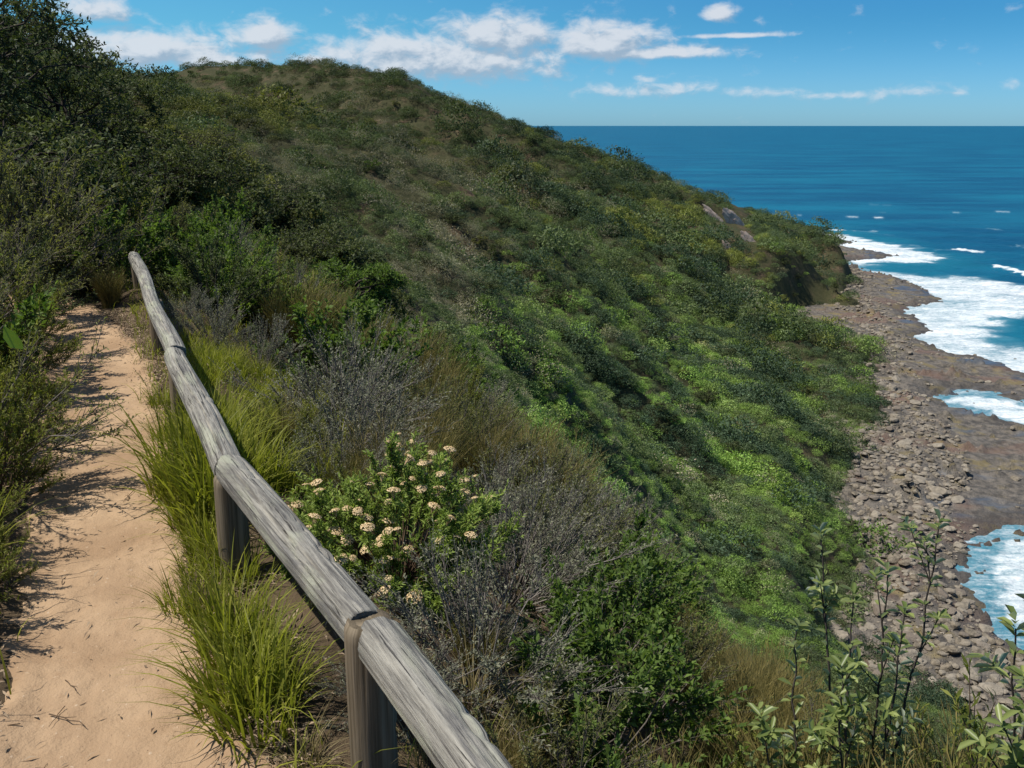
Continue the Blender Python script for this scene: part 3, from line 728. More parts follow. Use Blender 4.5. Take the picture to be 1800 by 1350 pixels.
def log_mesh(name, p0, p1, r, seed, na=72, step=0.012, sag=0.0, sq=0.0, cracks=3, knots=2, endround=0.25):
    """weathered log from p0 to p1 with split cracks, knots and worn ends, in world coordinates"""
    rng = np.random.default_rng(seed); p0, p1 = np.array(p0, float), np.array(p1, float); L = np.linalg.norm(p1 - p0); d = (p1 - p0) / L
    up = UPZ if abs(d[2]) < 0.8 else np.array([0, 1.0, 0]); sx = unit(np.cross(d, up)); sy = np.cross(sx, d)
    nv = max(8, int(L / step)); v = np.linspace(0, L, nv); a = np.linspace(0, 2 * math.pi, na, endpoint=False)
    Vv, Aa = np.meshgrid(v, a, indexing='ij')
    rr = r * (1 + 0.05 * np.sin(Vv * 1.7 + seed) + 0.030 * pnoise(np.cos(Aa) * 1.2 + Vv * .9, np.sin(Aa) * 1.2 + seed, 12))
    if sq: rr = rr * (1 + sq * (1 / np.maximum(np.abs(np.cos(Aa + .3)), np.abs(np.sin(Aa + .3))) - 1.12))
    gr = pnoise(Aa * 9 / 6.2832 * 2.0, Vv * 1.1 + seed * 3, 13) ; rr = rr + r * 0.045 * gr + r * 0.03 * pnoise(Aa * 6.0, Vv * 2.2 + seed, 14)
    for c_ in range(cracks):
        a0 = rng.uniform(0.2, 2.9); v0, v1 = sorted(rng.uniform(0, L, 2)); wob = 0.18 * pnoise(Vv * 2.2, Vv * 0 + seed + c_ * 9, 15)
        da = np.abs((Aa - a0 - wob - 0.12 * (Vv - v0) + math.pi) % (2 * math.pi) - math.pi)
        rr = rr - r * 0.28 * np.exp(-(da / 0.050) ** 2) * sst(v0 - .05, v0 + .1, Vv) * (1 - sst(v1 - .1, v1 + .05, Vv))
    for c_ in range(knots):
        a0, v0 = rng.uniform(0.3, 2.8), rng.uniform(0.1 * L, 0.9 * L); da = ((Aa - a0 + math.pi) % (2 * math.pi) - math.pi) * r; q = np.sqrt(da ** 2 + ((Vv - v0) * .55) ** 2)
        rr = rr + r * 0.05 * np.exp(-(q / 0.020) ** 2) - r * 0.10 * np.exp(-((q - 0.030) / 0.008) ** 2)
    ed = np.minimum(Vv, L - Vv); rr = rr * (1 - endround * 0.16 * np.exp(-ed / 0.006)) + r * 0.05 * np.exp(-ed / 0.03) * pnoise(Aa * 2, Vv * 8, 16)
    C = p0 + d * Vv[..., None] + UPZ * (-sag * 4 * (Vv / L) * (1 - Vv / L))[..., None] + sx * (0.010 * np.sin(Vv * 2.1 + seed))[..., None]
    V = (C + (sx * np.cos(Aa)[..., None] + sy * np.sin(Aa)[..., None]) * rr[..., None]).reshape(-1, 3)
    Q = grid_faces(nv, na, True)
    uvv = np.stack([Aa / 6.2832, Vv + seed * 1.7], -1).reshape(-1, 2)
    # end grain: rings to a slightly hollow centre
    Vx, Qx, Ux, Tx = [V], [Q], [uvv], []
    n0 = len(V)
    for end in (0, 1):
        ring = np.arange(na) + (0 if end == 0 else (nv - 1) * na); cen = V[ring].mean(0); prev = ring
        for f_ in (0.66, 0.33):
            nr = cen + (V[ring] - cen) * f_ + d * (1 if end == 0 else -1) * (0.003 + 0.006 * np.random.default_rng(seed + end).random(na))[:, None] * (1 - f_)
            ids = np.arange(na) + n0; n0 += na; Vx.append(nr); Ux.append(np.stack([np.arange(na) / na * 0.3, np.full(na, f_ * .1)], -1))
            j = (np.arange(na) + 1) % na; q = np.stack([prev, prev[j], ids[j], ids], -1); Qx.append(q if end == 1 else q[:, ::-1]); prev = ids
        Vx.append((cen + d * (0.004 if end == 0 else -0.004))[None]); Ux.append(np.array([[0, 0]])); j = (np.arange(na) + 1) % na
        t = np.stack([prev, prev[j], np.full(na, n0)], -1); Tx.append(t if end == 1 else t[:, ::-1]); n0 += 1
    me = mesh_np(name, np.concatenate(Vx), np.concatenate(Qx)[:, ::-1], np.concatenate(Tx)[:, ::-1], uv=np.concatenate(Ux), smooth=True)
    return me
RR = 0.057; RT = 0.50
def rail_pt(px, py): return np.array(world_on(px, py, RT - 0.0))
FP = [np.array((0.52, 0.45, RT)), rail_pt(650, 1080), rail_pt(398, 800), rail_pt(306, 606), rail_pt(267, 510), rail_pt(236, 442)]
FP = [p - UPZ * RR for p in FP]
fence = tag(empty('log_rail_fence', (FP[1][0], FP[1][1], gz(FP[1][0], FP[1][1]))), 'weathered grey log rail on short timber posts beside the sandy path', 'fence')
bpy.context.view_layer.update()
def under(o, root):
    o.parent = root; o.matrix_parent_inverse = Matrix.Translation(-Vector(root.location))
    return o
RAILS = [(0, 1), (1, 2), (2, 3), (3, 5)]
for q, (i, j) in enumerate(RAILS):
    d = unit(FP[j] - FP[i]); g0 = 0.022 if i == 1 else 0.006; g1_ = 0.020 if j == 1 else 0.006
    if j == 5: g1_ = -0.05
    dz = [0, 0.004, -0.004, 0.0][q]
    under(obj('rail', log_mesh('rail', FP[i] + d * g0 + UPZ * dz, FP[j] - d * g1_ + UPZ * dz, RR * [1.0, 1.0, .96, .90][q], 11 + q, sag=0.006, sq=0.30, cracks=4, knots=3 if q < 2 else 2), TIMBER), fence)
for q in range(0, 6):
    p = FP[q]; zb = gz(p[0], p[1]); top = RT - 0.014 if q == 1 else (RT - RR * 1.3)
    pr_ = 0.060 if q == 1 else 0.058
    off_ = np.array([0, 0, 0.])
    po = under(obj('post', log_mesh('post', (p[0], p[1], zb - 0.3), (p[0] + .004, p[1], top), pr_, 31 + q, na=48, step=0.02, sq=0.10, cracks=2, knots=1, endround=1.0), POSTM if q != 1 else POSTM), fence)
# ------------------------------------------------------------------ hand placed plants and trees
def place(px, d, it=3):
    z = 0.0
    for _ in range(it):
        x = (px - 900) / F * d; y = (d + (z - EYE) * ST) / CT; z = gz(x, y)
    return x, y, z
def top_h(d, py, z): return EYE - (py - 220) * CT / F * d - z
def plant_at(kd, name, px, d, py, label, group=None, cat='shrub', sq=1.0, parts=True, k=0.92):
    x, y, z = place(px, d); h = max(0.25, top_h(d, py, z)); size = h / sq / 1.05 * k if False else h / (1.08 * sq)
    return plant(kd, name, (x, y, z - 0.03), size, label, group, cat=cat, sq=sq, parts=parts)
def tree_at(seed, px, d, py, label, R, leafm='dark', bark='darkbark', group=None, cat='tree', **kw):
    x, y, z = place(px, d); H = max(1.2, top_h(d, py, z))
    S, A = tree(seed, H=H, R=R, **kw)
    o = empty('tree', (x, y, z)); obj('trunk', S.mesh('trunk', M[bark]), parent=o); obj('crown', A.mesh('crown', M[leafm]), parent=o)
    return tag(o, label, cat, group)
TG = 'dark trees on the bank left of the path'
tree_at(1, 20, 13.5, -60, 'tall dark tree at the top left corner, its crown reaching above the frame', 1.7, nclump=46, ntw=26, crown_z=(.22, 1.0), group=TG)
tree_at(2, 105, 17, 52, 'dark tree with ragged crown on the skyline right of the tall corner tree', 1.5, nclump=36, ntw=24, group=TG)
tree_at(3, 178, 21, 128, 'smaller dark tree standing lower on the skyline beside the ragged one', 1.4, nclump=34, ntw=24, group=TG)
tree_at(4, -60, 16, -120, 'dark tree half cut off by the left edge of the picture', 1.9, nclump=46, ntw=26, group=TG)
tree_at(5, 232, 25, 178, 'low dark tree with reddish tinge where the skyline trees meet the far ridge', 1.6, leafm='olive', nclump=55, ntw=26, group=TG)
tree_at(6, 352, 27, 225, 'broad grey green tree with a black trunk showing below its crown', 2.3, leafm='olive', nclump=60, ntw=26, trunk_h=.5, crown_z=(.45, 1.0), r0=.13, group='small trees on the slope behind the path')
tree_at(7, 455, 31, 285, 'dark rounded tree just right of the black trunked tree', 2.2, nclump=60, ntw=26, group='small trees on the slope behind the path')
tree_at(8, 275, 20, 262, 'dark tree behind the olive bushes at the far end of the path', 1.8, leafm='dark', nclump=60, ntw=28, group='small trees on the slope behind the path')
tree_at(9, 560, 33, 360, 'dark green small tree on the slope right of the bright green bush', 2.0, leafm='dark', nclump=55, ntw=26, crown_z=(.15, 1.0), group='small trees on the slope behind the path')
tree_at(10, 60, 11.0, 235, 'dense dark tree shading the far end of the path on its left', 1.5, nclump=60, ntw=28, L=.07, Wd=.03, crown_z=(.2, 1.0), group=TG)
tree_at(13, 510, 23, 395, 'dark bushy tree in shade behind the bright green bush', 1.7, leafm='dark', nclump=60, ntw=28, crown_z=(.1, 1.0), group='small trees on the slope behind the path')
tree_at(14, 600, 20, 455, 'dense dark green tree below the far grey scrub', 1.2, leafm='green', nclump=50, ntw=28, L=.07, crown_z=(.05, 1.0), group='small trees on the slope behind the path')
MID = [(262, 24, 208, 'dark', 1.5), (300, 27, 218, 'dark', 1.6), (405, 29, 262, 'olive', 1.7), (430, 26, 300, 'dark', 1.5), (480, 27, 322, 'dark', 1.5), (385, 23, 318, 'dark', 1.3), (530, 28, 352, 'olive', 1.5), (575, 26, 400, 'dark', 1.5), (620, 29, 412, 'dark', 1.5),
       (545, 22, 440, 'dark', 1.2), (640, 25, 462, 'dark', 1.3), (340, 21, 300, 'olive', 1.3), (595, 22, 490, 'green', 1.1), (220, 22, 212, 'dark', 1.4), (660, 31, 455, 'olive', 1.5)]
ML = ['small dark tree below the skyline trees where the far ridge begins', 'dark tree left of the black trunked tree, higher on the slope', 'olive tree right of the black trunked tree', 'dark shaded tree in front of the rounded dark tree', 'dark tree downslope of the rounded dark tree', 'dark low tree beneath the black trunked tree',
      'olive tree halfway down the row of dark trees behind the path', 'dark tree near the lower end of the row behind the bright green bush', 'lowest but one dark tree in the row, beside the grey scrub', 'dark bush like tree close behind the bright green bush', 'lowest dark tree of the row beside the grey scrub', 'olive tree in front of the black trunked tree on its left',
      'green bushy tree at the lower end of the row of dark trees', 'dark tree behind the ragged skyline trees at left', 'olive tree at the outer edge of the row of dark trees']
for i, ((px, d, py, lm, R_t), lb) in enumerate(zip(MID, ML)):
    tree_at(70 + i, px, d, py, lb, R_t, leafm=lm, nclump=46, ntw=24, L=.10, Wd=.045, crown_z=(.12, 1.0), group='small trees on the slope behind the path')
SG = 'leafy shrubs round the far end of the path'
plant_at('olive0', 'shrub', 30, 8.6, 205, 'large rounded olive shrub below the tall trees at the left edge', SG)
plant_at('olive1', 'shrub', 100, 9.6, 262, 'olive shrub right of the large rounded one, above the shaded path end', SG)
plant_at('verge0', 'shrub', 180, 10.6, 300, 'yellow green shrub behind the far tip of the rail', SG)
plant_at('broad0', 'shrub', 215, 9.6, 352, 'leafy green shrub directly behind the far tip of the rail', SG)
plant_at('olive2', 'shrub', 268, 12.0, 318, 'wide olive shrub right of the far tip of the rail', SG)
plant_at('broad1', 'shrub', 325, 12.5, 372, 'green shrub between the wide olive shrub and the bright green bush', SG)
plant_at('dark0', 'shrub', 95, 9.0, 400, 'dark shrub in deep shade where the path disappears', SG)
plant_at('dark1', 'shrub', 150, 9.3, 420, 'dark overhanging shrub closing the end of the path', SG)
plant_at('dark2', 'shrub', 40, 7.6, 400, 'dark shrub left of the path end', SG)
plant_at('rush0', 'rush_clump', 195, 8.6, 455, 'brown tussock hanging beside the path end next to the rail', cat='tussock')
plant_at('bright0', 'shrub', 420, 9.8, 412, 'bright green rounded bush beyond the far half of the rail', SG)
plant_at('bright1', 'shrub', 475, 9.6, 462, 'smaller bright green bush on the right flank of the rounded one', SG)
plant_at('grey0', 'shrub', 380, 7.4, 500, 'grey twiggy shrub in front of the bright green bush', SG)
plant_at('grey1', 'shrub', 455, 7.2, 540, 'grey green scrubby shrub above the tall grass beyond the rail', SG)
plant_at('grey2', 'shrub', 330, 8.0, 485, 'grey leaved shrub close to the far half of the rail', SG)
VG = 'leafy shrubs along the left edge of the path'
VERGE = [('verge0', 20, 6.3, 455, 'dark'), ('verge1', 35, 5.9, 520, 'b'), ('verge1', -5, 4.9, 510, 'c'), ('verge2', 20, 5.0, 610, 'd'), ('verge0', -15, 4.2, 600, 'e'), ('verge1', 15, 4.2, 700, 'f'),
         ('verge2', -80, 3.5, 760, 'g'), ('verge0', -25, 3.35, 900, 'h'), ('verge1', -150, 3.0, 860, 'i'), ('olive1', -60, 4.2, 480, 'j'), ('broad0', -90, 5.6, 400, 'k'), ('olive0', -40, 6.6, 330, 'l'), ('verge2', 68, 7.2, 510, 'm')]
VL = ['leafy verge shrub left of the path, highest of those beside the shaded end', 'rounded verge shrub leaning over the path below the shaded end', 'feathery green shrub at the left edge halfway up the picture',
      'low shrub spilling onto the left edge of the path by its first shadow', 'dense verge shrub at the left edge level with the single pale leaf', 'low feathery shrub on the left path edge above the second shadow',
      'shrub cut by the left edge, beside the widest part of the second shadow', 'small thin shrub nearest the camera on the left of the path', 'half hidden shrub at the left edge above the nearest verge shrub',
      'olive shrub at the left edge behind the single pale leaf', 'broad leaved shrub at the left edge below the large olive shrub', 'olive shrub between the tall trees and the verge at the left edge', 'small green shrub at the bend where the path narrows']
for (kd, px, d, py, _), lb in zip(VERGE, VL): plant_at(kd, 'shrub', px, d, py, lb, VG)
# single pale leaf close to the lens on a stalk of its own
A = Acc(); A.leaves(np.array([[0, 0, 0.]]), np.array([[0.45, 0.1, -0.9]]), np.array([[0, -1.0, 0.3]]), 0.052, 0.026, np.array([0.9]), six=True)
lx, ly, lz = world_at(6, 572, 1.55)
A2_ = Acc(); tube_path(A2_, [(-0.30, 0.03, -0.95), (-0.22, 0.02, -0.5), (-0.08, 0.0, -0.08), (0, 0, 0)], 0.003, 0.0012)
o = empty('sprig', (lx, ly, lz)); obj('leaf', A.mesh('leaf', M['bright']), parent=o); obj('stalk', A2_.mesh('stalk', M['bark']), parent=o)
tag(o, 'single pale yellow green leaf on a thin stalk at the left edge', 'sprig')

# ---- the flowering bush behind the rail: needle foliage with cream flower heads
def flower_head(seed):
    rng = np.random.default_rng(seed); V = []; n = 150
    a = rng.uniform(0, 6.283, n); r = np.sqrt(rng.random(n)); p = np.stack([np.cos(a) * r, np.sin(a) * r, 0.38 * (1 - r ** 2)], -1)
    Ac = Acc(); nrm = unit(np.stack([p[:, 0] * .7, p[:, 1] * .7, np.full(n, .8)], -1) + rng.normal(size=(n, 3)) * .25)
    for t in range(3):
        dv = unit(np.cross(nrm, rdir(rng, n))); Ac.leaves(p - dv * .11 + nrm * .03 * t, dv, nrm, 0.22, 0.20, rng.random(n))
    st = 7; an = np.linspace(0, 6.28, st, endpoint=False); Ac.sticks(np.zeros((st, 3)) + [0, 0, -1.3], np.stack([np.cos(an) * .5, np.sin(an) * .5, np.full(st, .1)], -1), .05, .04, 0.05)
    return Ac
fm = leaf_mat('flower_cream_pink', (0.60, 0.43, 0.24), (0.86, 0.69, 0.45), 0.2, 0.8, spec=0.1)
FH = [flower_head(k).mesh('flower_head', fm) for k in range(3)]
x, y, z = place(700, 3.70)
fb = tag(empty('flowering_bush', (x, y, z)), 'green bush with flat cream pink flower heads beyond the log rail', 'bush')
fr = np.random.default_rng(5)
S, A, tips = bush(200, 0.53, 0.44, 130, 2400, 0.075, 0.028, 0.0065, 15, up=.8, r0=.004, lump=.14); obj('foliage', A.mesh('foliage', M['flowerleaf']), parent=fb); obj('stems', S.mesh('stems', M['browntwig']), parent=fb)
score = tips[:, 2] * 1.7 - tips[:, 1] * 0.7 - tips[:, 0] * .15 + fr.normal(0, .12, len(tips)); od = np.argsort(-score)[:700]; fr.shuffle(od); got = []
for i in od:
    if len(got) >= 98: break
    if all(np.linalg.norm(tips[i] - g) > 0.045 for g in got): got.append(tips[i])
for i, g in enumerate(got):
    f_ = obj('flower_head', FH[i % 3], parent=fb); f_.location = g + np.array([0, 0, .012]); s_ = fr.choice([.010, .015, .020, .025, .031], p=[.2, .25, .25, .2, .1]); f_.scale = (s_, s_, s_); f_.rotation_euler = (fr.normal(.15, .25), fr.normal(0, .25), fr.uniform(0, 6))

# ---- young banksia at lower right, upright stems with leathery leaves
def sapling(name, px, d, stems, label, seed):
    x, y, z = place(px, d); rng = np.random.default_rng(seed); o = empty(name, (x, y, z)); S = Acc(); A = Acc()
    for (tx, ty, td, bend) in stems:
        T = np.array(world_at(tx, ty, td)) - (x, y, z); B = np.array([rng.normal(0, .03), rng.normal(0, .03), -.05])
        mid = (B + T) / 2 + np.array([bend, 0, 0.05]); ts = np.linspace(0, 1, 22)[:, None]; C = (1 - ts) ** 2 * B + 2 * ts * (1 - ts) * mid + ts ** 2 * T
        C[1:-1] += rng.normal(size=(20, 3)) * 0.004; tube_path(S, C, 0.008, 0.0025, rng.random())
        def whorl(p, d, n, Ls):
            az_ = rng.uniform(0, 6.28) + np.arange(n) * 2.4; dd = unit(d); e1 = unit(np.cross(dd, [0.3, 0.2, 1])); e2 = np.cross(dd, e1)
            ld = unit(dd * rng.uniform(.1, .9, n)[:, None] + (e1 * np.cos(az_)[:, None] + e2 * np.sin(az_)[:, None]) * .9)
            A.leaves(np.tile(p, (n, 1)) + dd * rng.uniform(-.02, .02, n)[:, None], ld, unit(np.tile(dd, (n, 1)) + rdir(rng, n) * .3), Ls * rng.uniform(.6, 1.2, n), Ls * .33, rng.random(n), six=True)
        for k in range(6, 22):
            whorl(C[k], C[k] - C[k - 1], rng.integers(2, 5), 0.050)
        whorl(C[-1], C[-1] - C[-2], 6, 0.054)
        for k in rng.integers(5, 20, 7):
            dv = unit(rdir(rng, 1)[0] * .8 + unit(C[k] - C[k - 1]) * .8 + UPZ * .3); q = C[k] + dv * rng.uniform(.06, .20); S.sticks(C[k][None], q[None], .003, .0018, .5)
            for w in np.linspace(.4, 1, 4): whorl(C[k] + (q - C[k]) * w, dv, rng.integers(1, 4), 0.046)
            whorl(q, dv, 5, .046)
    obj('leaves', A.mesh('leaves', M['banksia']), parent=o); obj('stems', S.mesh('stems', M['darkbark']), parent=o)
    return tag(o, label, 'sapling')
sapling('sapling', 1480, 2.75, [(1442, 940, 2.9, -.06), (1500, 1050, 2.7, 0), (1650, 925, 2.9, .08), (1590, 1080, 2.8, .06), (1400, 1110, 2.75, -.08), (1340, 1270, 2.6, -.08), (1560, 1010, 3.0, .03), (1480, 1180, 2.6, 0)], 'young leathery leaved sapling with upright dark stems before the rocky shore', 3)
sapling('sapling', 1840, 2.0, [(1785, 1105, 2.0, -.04), (1830, 1080, 2.05, .02), (1800, 1190, 1.95, -.05)], 'leafy sapling tip cut off by the right edge of the picture', 4)

# ---- grass tufts that stand out
GG = 'bright grass tufts between the path and the rail'
TUF = [(405, 3.0, 905), (430, 2.75, 960), (455, 2.6, 1010), (400, 2.72, 1040), (330, 3.9, 840), (345, 3.5, 900), (300, 4.3, 800), (360, 3.2, 950), (318, 3.3, 985), (372, 3.7, 800), (290, 5.0, 690), (282, 5.6, 655)]
for i, (px, d, py) in enumerate(TUF):
    plant_at('tuft%d' % (i % 3), 'grass_tuft', px, d, py + 15, 'bright yellow green grass tuft growing between the path and the rail', GG, cat='grass tuft')
for i in range(12):
    t = RNG.uniform(1.8, 5.5); s = RNG.uniform(.20, .36); x, y = xy_of(s, t)
    if i % 3 == 2: plant('dry%d' % (i % 3), 'grass_tuft', (x, y, gz(x, y) - .02), RNG.uniform(.18, .3), 'straw coloured dry grass tuft between the path and the rail', 'dry tufts between the path and the rail', cat='grass tuft'); continue
    plant('tuft%d' % (i % 3), 'grass_tuft', (x, y, gz(x, y) - .02), RNG.uniform(.16, .36), 'bright yellow green grass tuft growing between the path and the rail', GG, cat='grass tuft')
GH = 'tall grass tufts just beyond the rail'
for i in range(80):
    px = RNG.uniform(325, 610); d = RNG.uniform(3.9, 7.4); py = 560 + (px - 335) * 0.62 + RNG.uniform(-10, 60) + (6.6 - d) * 28
    plant_at('tuft%d' % (i % 3), 'grass_tuft', px, d, py, 'tall yellow green grass tuft just beyond the far half of the rail', GH, cat='grass tuft')

GL = 'grass tufts along the left edge of the path'
for i in range(46):
    t = RNG.uniform(1.6, 6.8); s = -0.60 - 0.55 * RNG.random(); x, y = xy_of(s + float(path_c(t)) + .14, t)
    plant('tuft%d' % (i % 3), 'grass_tuft', (x, y, gz(x, y) - .02), RNG.uniform(.20, .42) * (0.6 if t < 2.6 else 1), 'yellow green grass tuft growing along the left edge of the path', GL, cat='grass tuft')
for i in range(16):
    t = RNG.uniform(.9, 2.3); s = -.52 - .3 * RNG.random(); x, y = xy_of(s, t)
    plant('dry%d' % (i % 3), 'grass_tuft', (x, y, gz(x, y) - .02), RNG.uniform(.10, .2), 'short straw coloured grass tuft at the bottom left edge of the path', 'dry grass tufts at the bottom left', cat='grass tuft')
for i in range(40):
    t = RNG.uniform(.6, 5.5); s = RNG.uniform(.62, 1.15); x, y = xy_of(s, t)
    if (x - fb.location.x) ** 2 + (y - fb.location.y) ** 2 < .12: continue
    plant(['dry', 'verge', 'grey', 'rush'][i % 4] + str(i % 3), 'grass_tuft' if i % 4 == 0 else 'shrub', (x, y, gz(x, y) - .03), RNG.uniform(.22, .36), ['dry grass tuft in the shade of the rail', 'low leafy shrub growing in the shade under the rail', 'low grey twiggy shrub in the shade under the rail', 'low rush like shrub in the shade under the rail'][i % 4], ['dry tufts under the rail', 'leafy plants under the rail', 'grey plants under the rail', 'rush plants under the rail'][i % 4], cat='grass tuft' if i % 4 == 0 else 'shrub')
for i, (px, d, py, lb) in enumerate([(1420, 3.1, 1195, 'brown green rush clump behind the left stems of the leathery leaved sapling'), (1580, 2.9, 1215, 'rush clump at the bottom between the sapling stems'), (1700, 3.0, 1205, 'rush clump at the bottom right between the two saplings'), (1790, 2.7, 1230, 'rush clump in the bottom right corner'), (1500, 2.5, 1290, 'short rush clump at the bottom edge in front of the sapling'), (1650, 2.45, 1300, 'short rush clump at the bottom edge right of the sapling')]):
    plant_at('rush%d' % (i % 3), 'rush_clump', px, d, py, lb, 'rush clumps at lower right', cat='rush clump')
for i, (px, d, py, lb) in enumerate([(1370, 2.9, 1235, 'leafy olive shrub at the bottom left of the sapling'), (1620, 3.3, 1235, 'olive shrub behind the sapling stems at lower right'), (1760, 2.35, 1300, 'small olive shrub in the bottom right corner')]):
    plant_at('verge%d' % (i % 3), 'shrub', px, d, py, lb, 'olive shrubs at lower right')
# ------------------------------------------------------------------ shrubs over the near slope
EDGE = np.array([(380, 380), (560, 500), (640, 540), (760, 565), (870, 630), (960, 715), (1010, 785), (1060, 850), (1130, 950), (1180, 1070), (1240, 1120), (1350, 1150), (1420, 1215), (1600, 1225), (1800, 1225)])
placed = []
GRP = {'grey': ('grey twiggy shrub among the scrub on the slope beyond the rail', 'grey twiggy shrubs beyond the rail'), 'olive': ('fine leaved olive shrub among the scrub on the slope beyond the rail', 'olive shrubs beyond the rail'),
       'broad': ('broad leaved green shrub among the scrub on the slope beyond the rail', 'green shrubs beyond the rail'), 'bright': ('bright yellow green shrub among the scrub on the slope beyond the rail', 'bright green shrubs beyond the rail'),
       'dark': ('dark green shrub among the scrub on the slope beyond the rail', 'dark shrubs beyond the rail'), 'rush': ('brown green rush like clump on the slope beyond the rail', 'rush like clumps beyond the rail'),
       'dry': ('dry straw coloured grass tuft on the slope beyond the rail', 'dry grass tufts beyond the rail'), 'verge': ('feathery yellow green shrub on the slope beyond the rail', 'feathery shrubs beyond the rail')}
def zone(px, py):
    if 1150 < px < 1400 and py > 1130: return ['rush', 'rush', 'rush', 'olive']
    if px >= 1400 and py > 1150: return ['rush', 'verge', 'olive', 'olive', 'rush']
    if 1000 < px < 1180 and py > 1030: return ['bright', 'broad', 'broad', 'bright', 'olive']
    if 830 < px < 1060 and 820 < py < 1150: return ['grey', 'grey', 'olive', 'rush', 'grey']
    if px > 560 and py > 1020: return ['olive', 'olive', 'grey', 'verge', 'grey']
    if 560 < px < 900 and 600 < py < 1000: return ['grey', 'rush', 'olive', 'verge', 'rush', 'olive', 'dry', 'broad', 'grey']
    if px > 880: return ['olive', 'dark', 'broad', 'rush']
    if py < 560: return ['broad', 'dark', 'olive', 'grey', 'broad']
    return ['grey', 'olive', 'verge', 'rush', 'broad']
cnt = 0
cand = []
for _ in range(9000):
    s = 0.85 + 15 * RNG.random() ** 1.6; t = RNG.uniform(-1.5, 26)
    x, y = xy_of(s, t); r = math.hypot(x, y)
    if r < 1.5 or r > 28: continue
    cand.append((x, y, r))
for x, y, r in cand:
    z = gz(x, y); px, py, d = project(x, y, z); px, py = float(px), float(py)
    if d < 1.2 or px < -60 or px > 1900 or py > 1650 or py < 330: continue
    if (x - fb.location.x) ** 2 + (y - fb.location.y) ** 2 < 0.62: continue
    if 330 < px < 590 and 540 + (px - 330) * .5 < py < 900 and r < 9 and st_of(x, y)[0] < 2.7: continue
    size = min(0.38 + 0.055 * r, 1.35) * RNG.uniform(0.75, 1.25)
    gap = 0.50 * size
    if any((x - a) ** 2 + (y - b_) ** 2 < (gap * .75 + g_ * .55) ** 2 for a, b_, g_ in placed): continue
    kd = zone(px, py)[RNG.integers(0, len(zone(px, py)))]
    ex = np.interp(px, EDGE[:, 0], EDGE[:, 1]) - 12
    hmax = (EYE - (ex - 220) * CT / F * d) - z
    if hmax < 0.22: continue
    size = min(size, hmax / 1.0)
    if kd == 'dry': size *= 0.6
    lb, gp = GRP[kd]
    placed.append((x, y, gap)); cnt += 1
    plant('%s%d' % (kd, RNG.integers(0, 3)), {'rush': 'rush_clump', 'dry': 'grass_tuft'}.get(kd, 'shrub'), (x, y, z - 0.04), size, lb, gp, cat={'rush': 'rush clump', 'dry': 'grass tuft'}.get(kd, 'shrub'), sq=RNG.uniform(.85, 1.1), parts=(r < 12))
    if cnt >= 420: break
print('NEAR SHRUBS', cnt)

# ------------------------------------------------------------------ grass, litter, twigs
A = Acc(); n = 12500
s = np.where(RNG.random(n) < .45, RNG.uniform(.15, 1.1, n), RNG.uniform(-3.2, 2.4, n)); t = RNG.uniform(0.3, 10, n); keep_ = (np.abs(s - path_c(t)) > 0.27 + 0.05 * RNG.normal(size=n)) & (RNG.random(n) < np.where(s < -.4, .8, np.where((s > .36) & (s < .95) & (t < 3.6), .12, .72)))
s, t = s[keep_], t[keep_]; x, y = xy_of(s, t); z = height(x, y); n = len(x)
cl = 0.5 + 0.7 * pnoise(x / .35, y / .35, 95)
A.blades(np.stack([x, y, z - .01], -1), RNG.uniform(0, 6.283, n), np.clip(0.06 + 0.26 * cl * RNG.random(n), .04, .5), RNG.uniform(.2, 1.4, n), RNG.uniform(.003, .008, n), np.clip(RNG.random(n) * .9, 0, 1), 4, RNG.uniform(-.8, .8, n))
tag(obj('grass', A.mesh('grass', M['grass'])), 'low green grass growing along both edges of the path', 'grass', kind='stuff')
A = Acc(); n = 13000
s = np.concatenate([RNG.normal(0.27, .085, n // 2), RNG.normal(-.56, .09, n // 4), RNG.uniform(-.4, .2, n // 50), RNG.uniform(.3, 1.6, n // 5)]); n = len(s); t = RNG.uniform(.4, 9, n); s = s + path_c(t) + .14
x, y = xy_of(s, t); z = height(x, y) + 0.012 + 0.02 * RNG.random(n); az_ = RNG.uniform(0, 6.283, n)
A.leaves(np.stack([x, y, z], -1), np.stack([np.cos(az_), np.sin(az_), RNG.normal(0, .25, n)], -1), unit(UPZ + rdir(RNG, n) * .5), RNG.uniform(.012, .05, n), RNG.uniform(.003, .010, n), RNG.random(n))
M['litter'] = leaf_mat('leaf_litter', (0.085, 0.055, 0.034), (0.36, 0.27, 0.18), 0.0, 0.9)
tag(obj('leaf_litter', A.mesh('leaf_litter', M['litter'])), 'dry leaf litter lying along the edges of the path', 'leaf litter', kind='stuff')
TW = []
for k in range(3):
    A = Acc(); rr_ = np.random.default_rng(k); pts = [(0, 0, 0)]
    for j in range(5): pts.append((pts[-1][0] + .2, pts[-1][1] + rr_.normal(0, .05), rr_.normal(0.02, .02)))
    tube_path(A, pts, .018, .008, .3); tube_path(A, [pts[2], (pts[2][0] + .22, pts[2][1] + .12, .03)], .012, .005, .3); TW.append(A.mesh('twig', M['browntwig']))
for i in range(34):
    t = RNG.uniform(0.8, 5.5); s = float(path_c(t)) + RNG.choice([RNG.normal(.2, .06), RNG.normal(-.2, .07), RNG.uniform(-.25, .25)]); x, y = xy_of(s, t)
    o = obj('twig', TW[i % 3]); o.location = (x, y, gz(x, y) + .024); k = RNG.uniform(.05, .16); o.scale = (k, k, k * .8); o.rotation_euler = (0, 0, RNG.uniform(0, 6.28))
    tag(o, 'small dry brown twig lying on the sandy path', 'twig', 'twigs on the path')
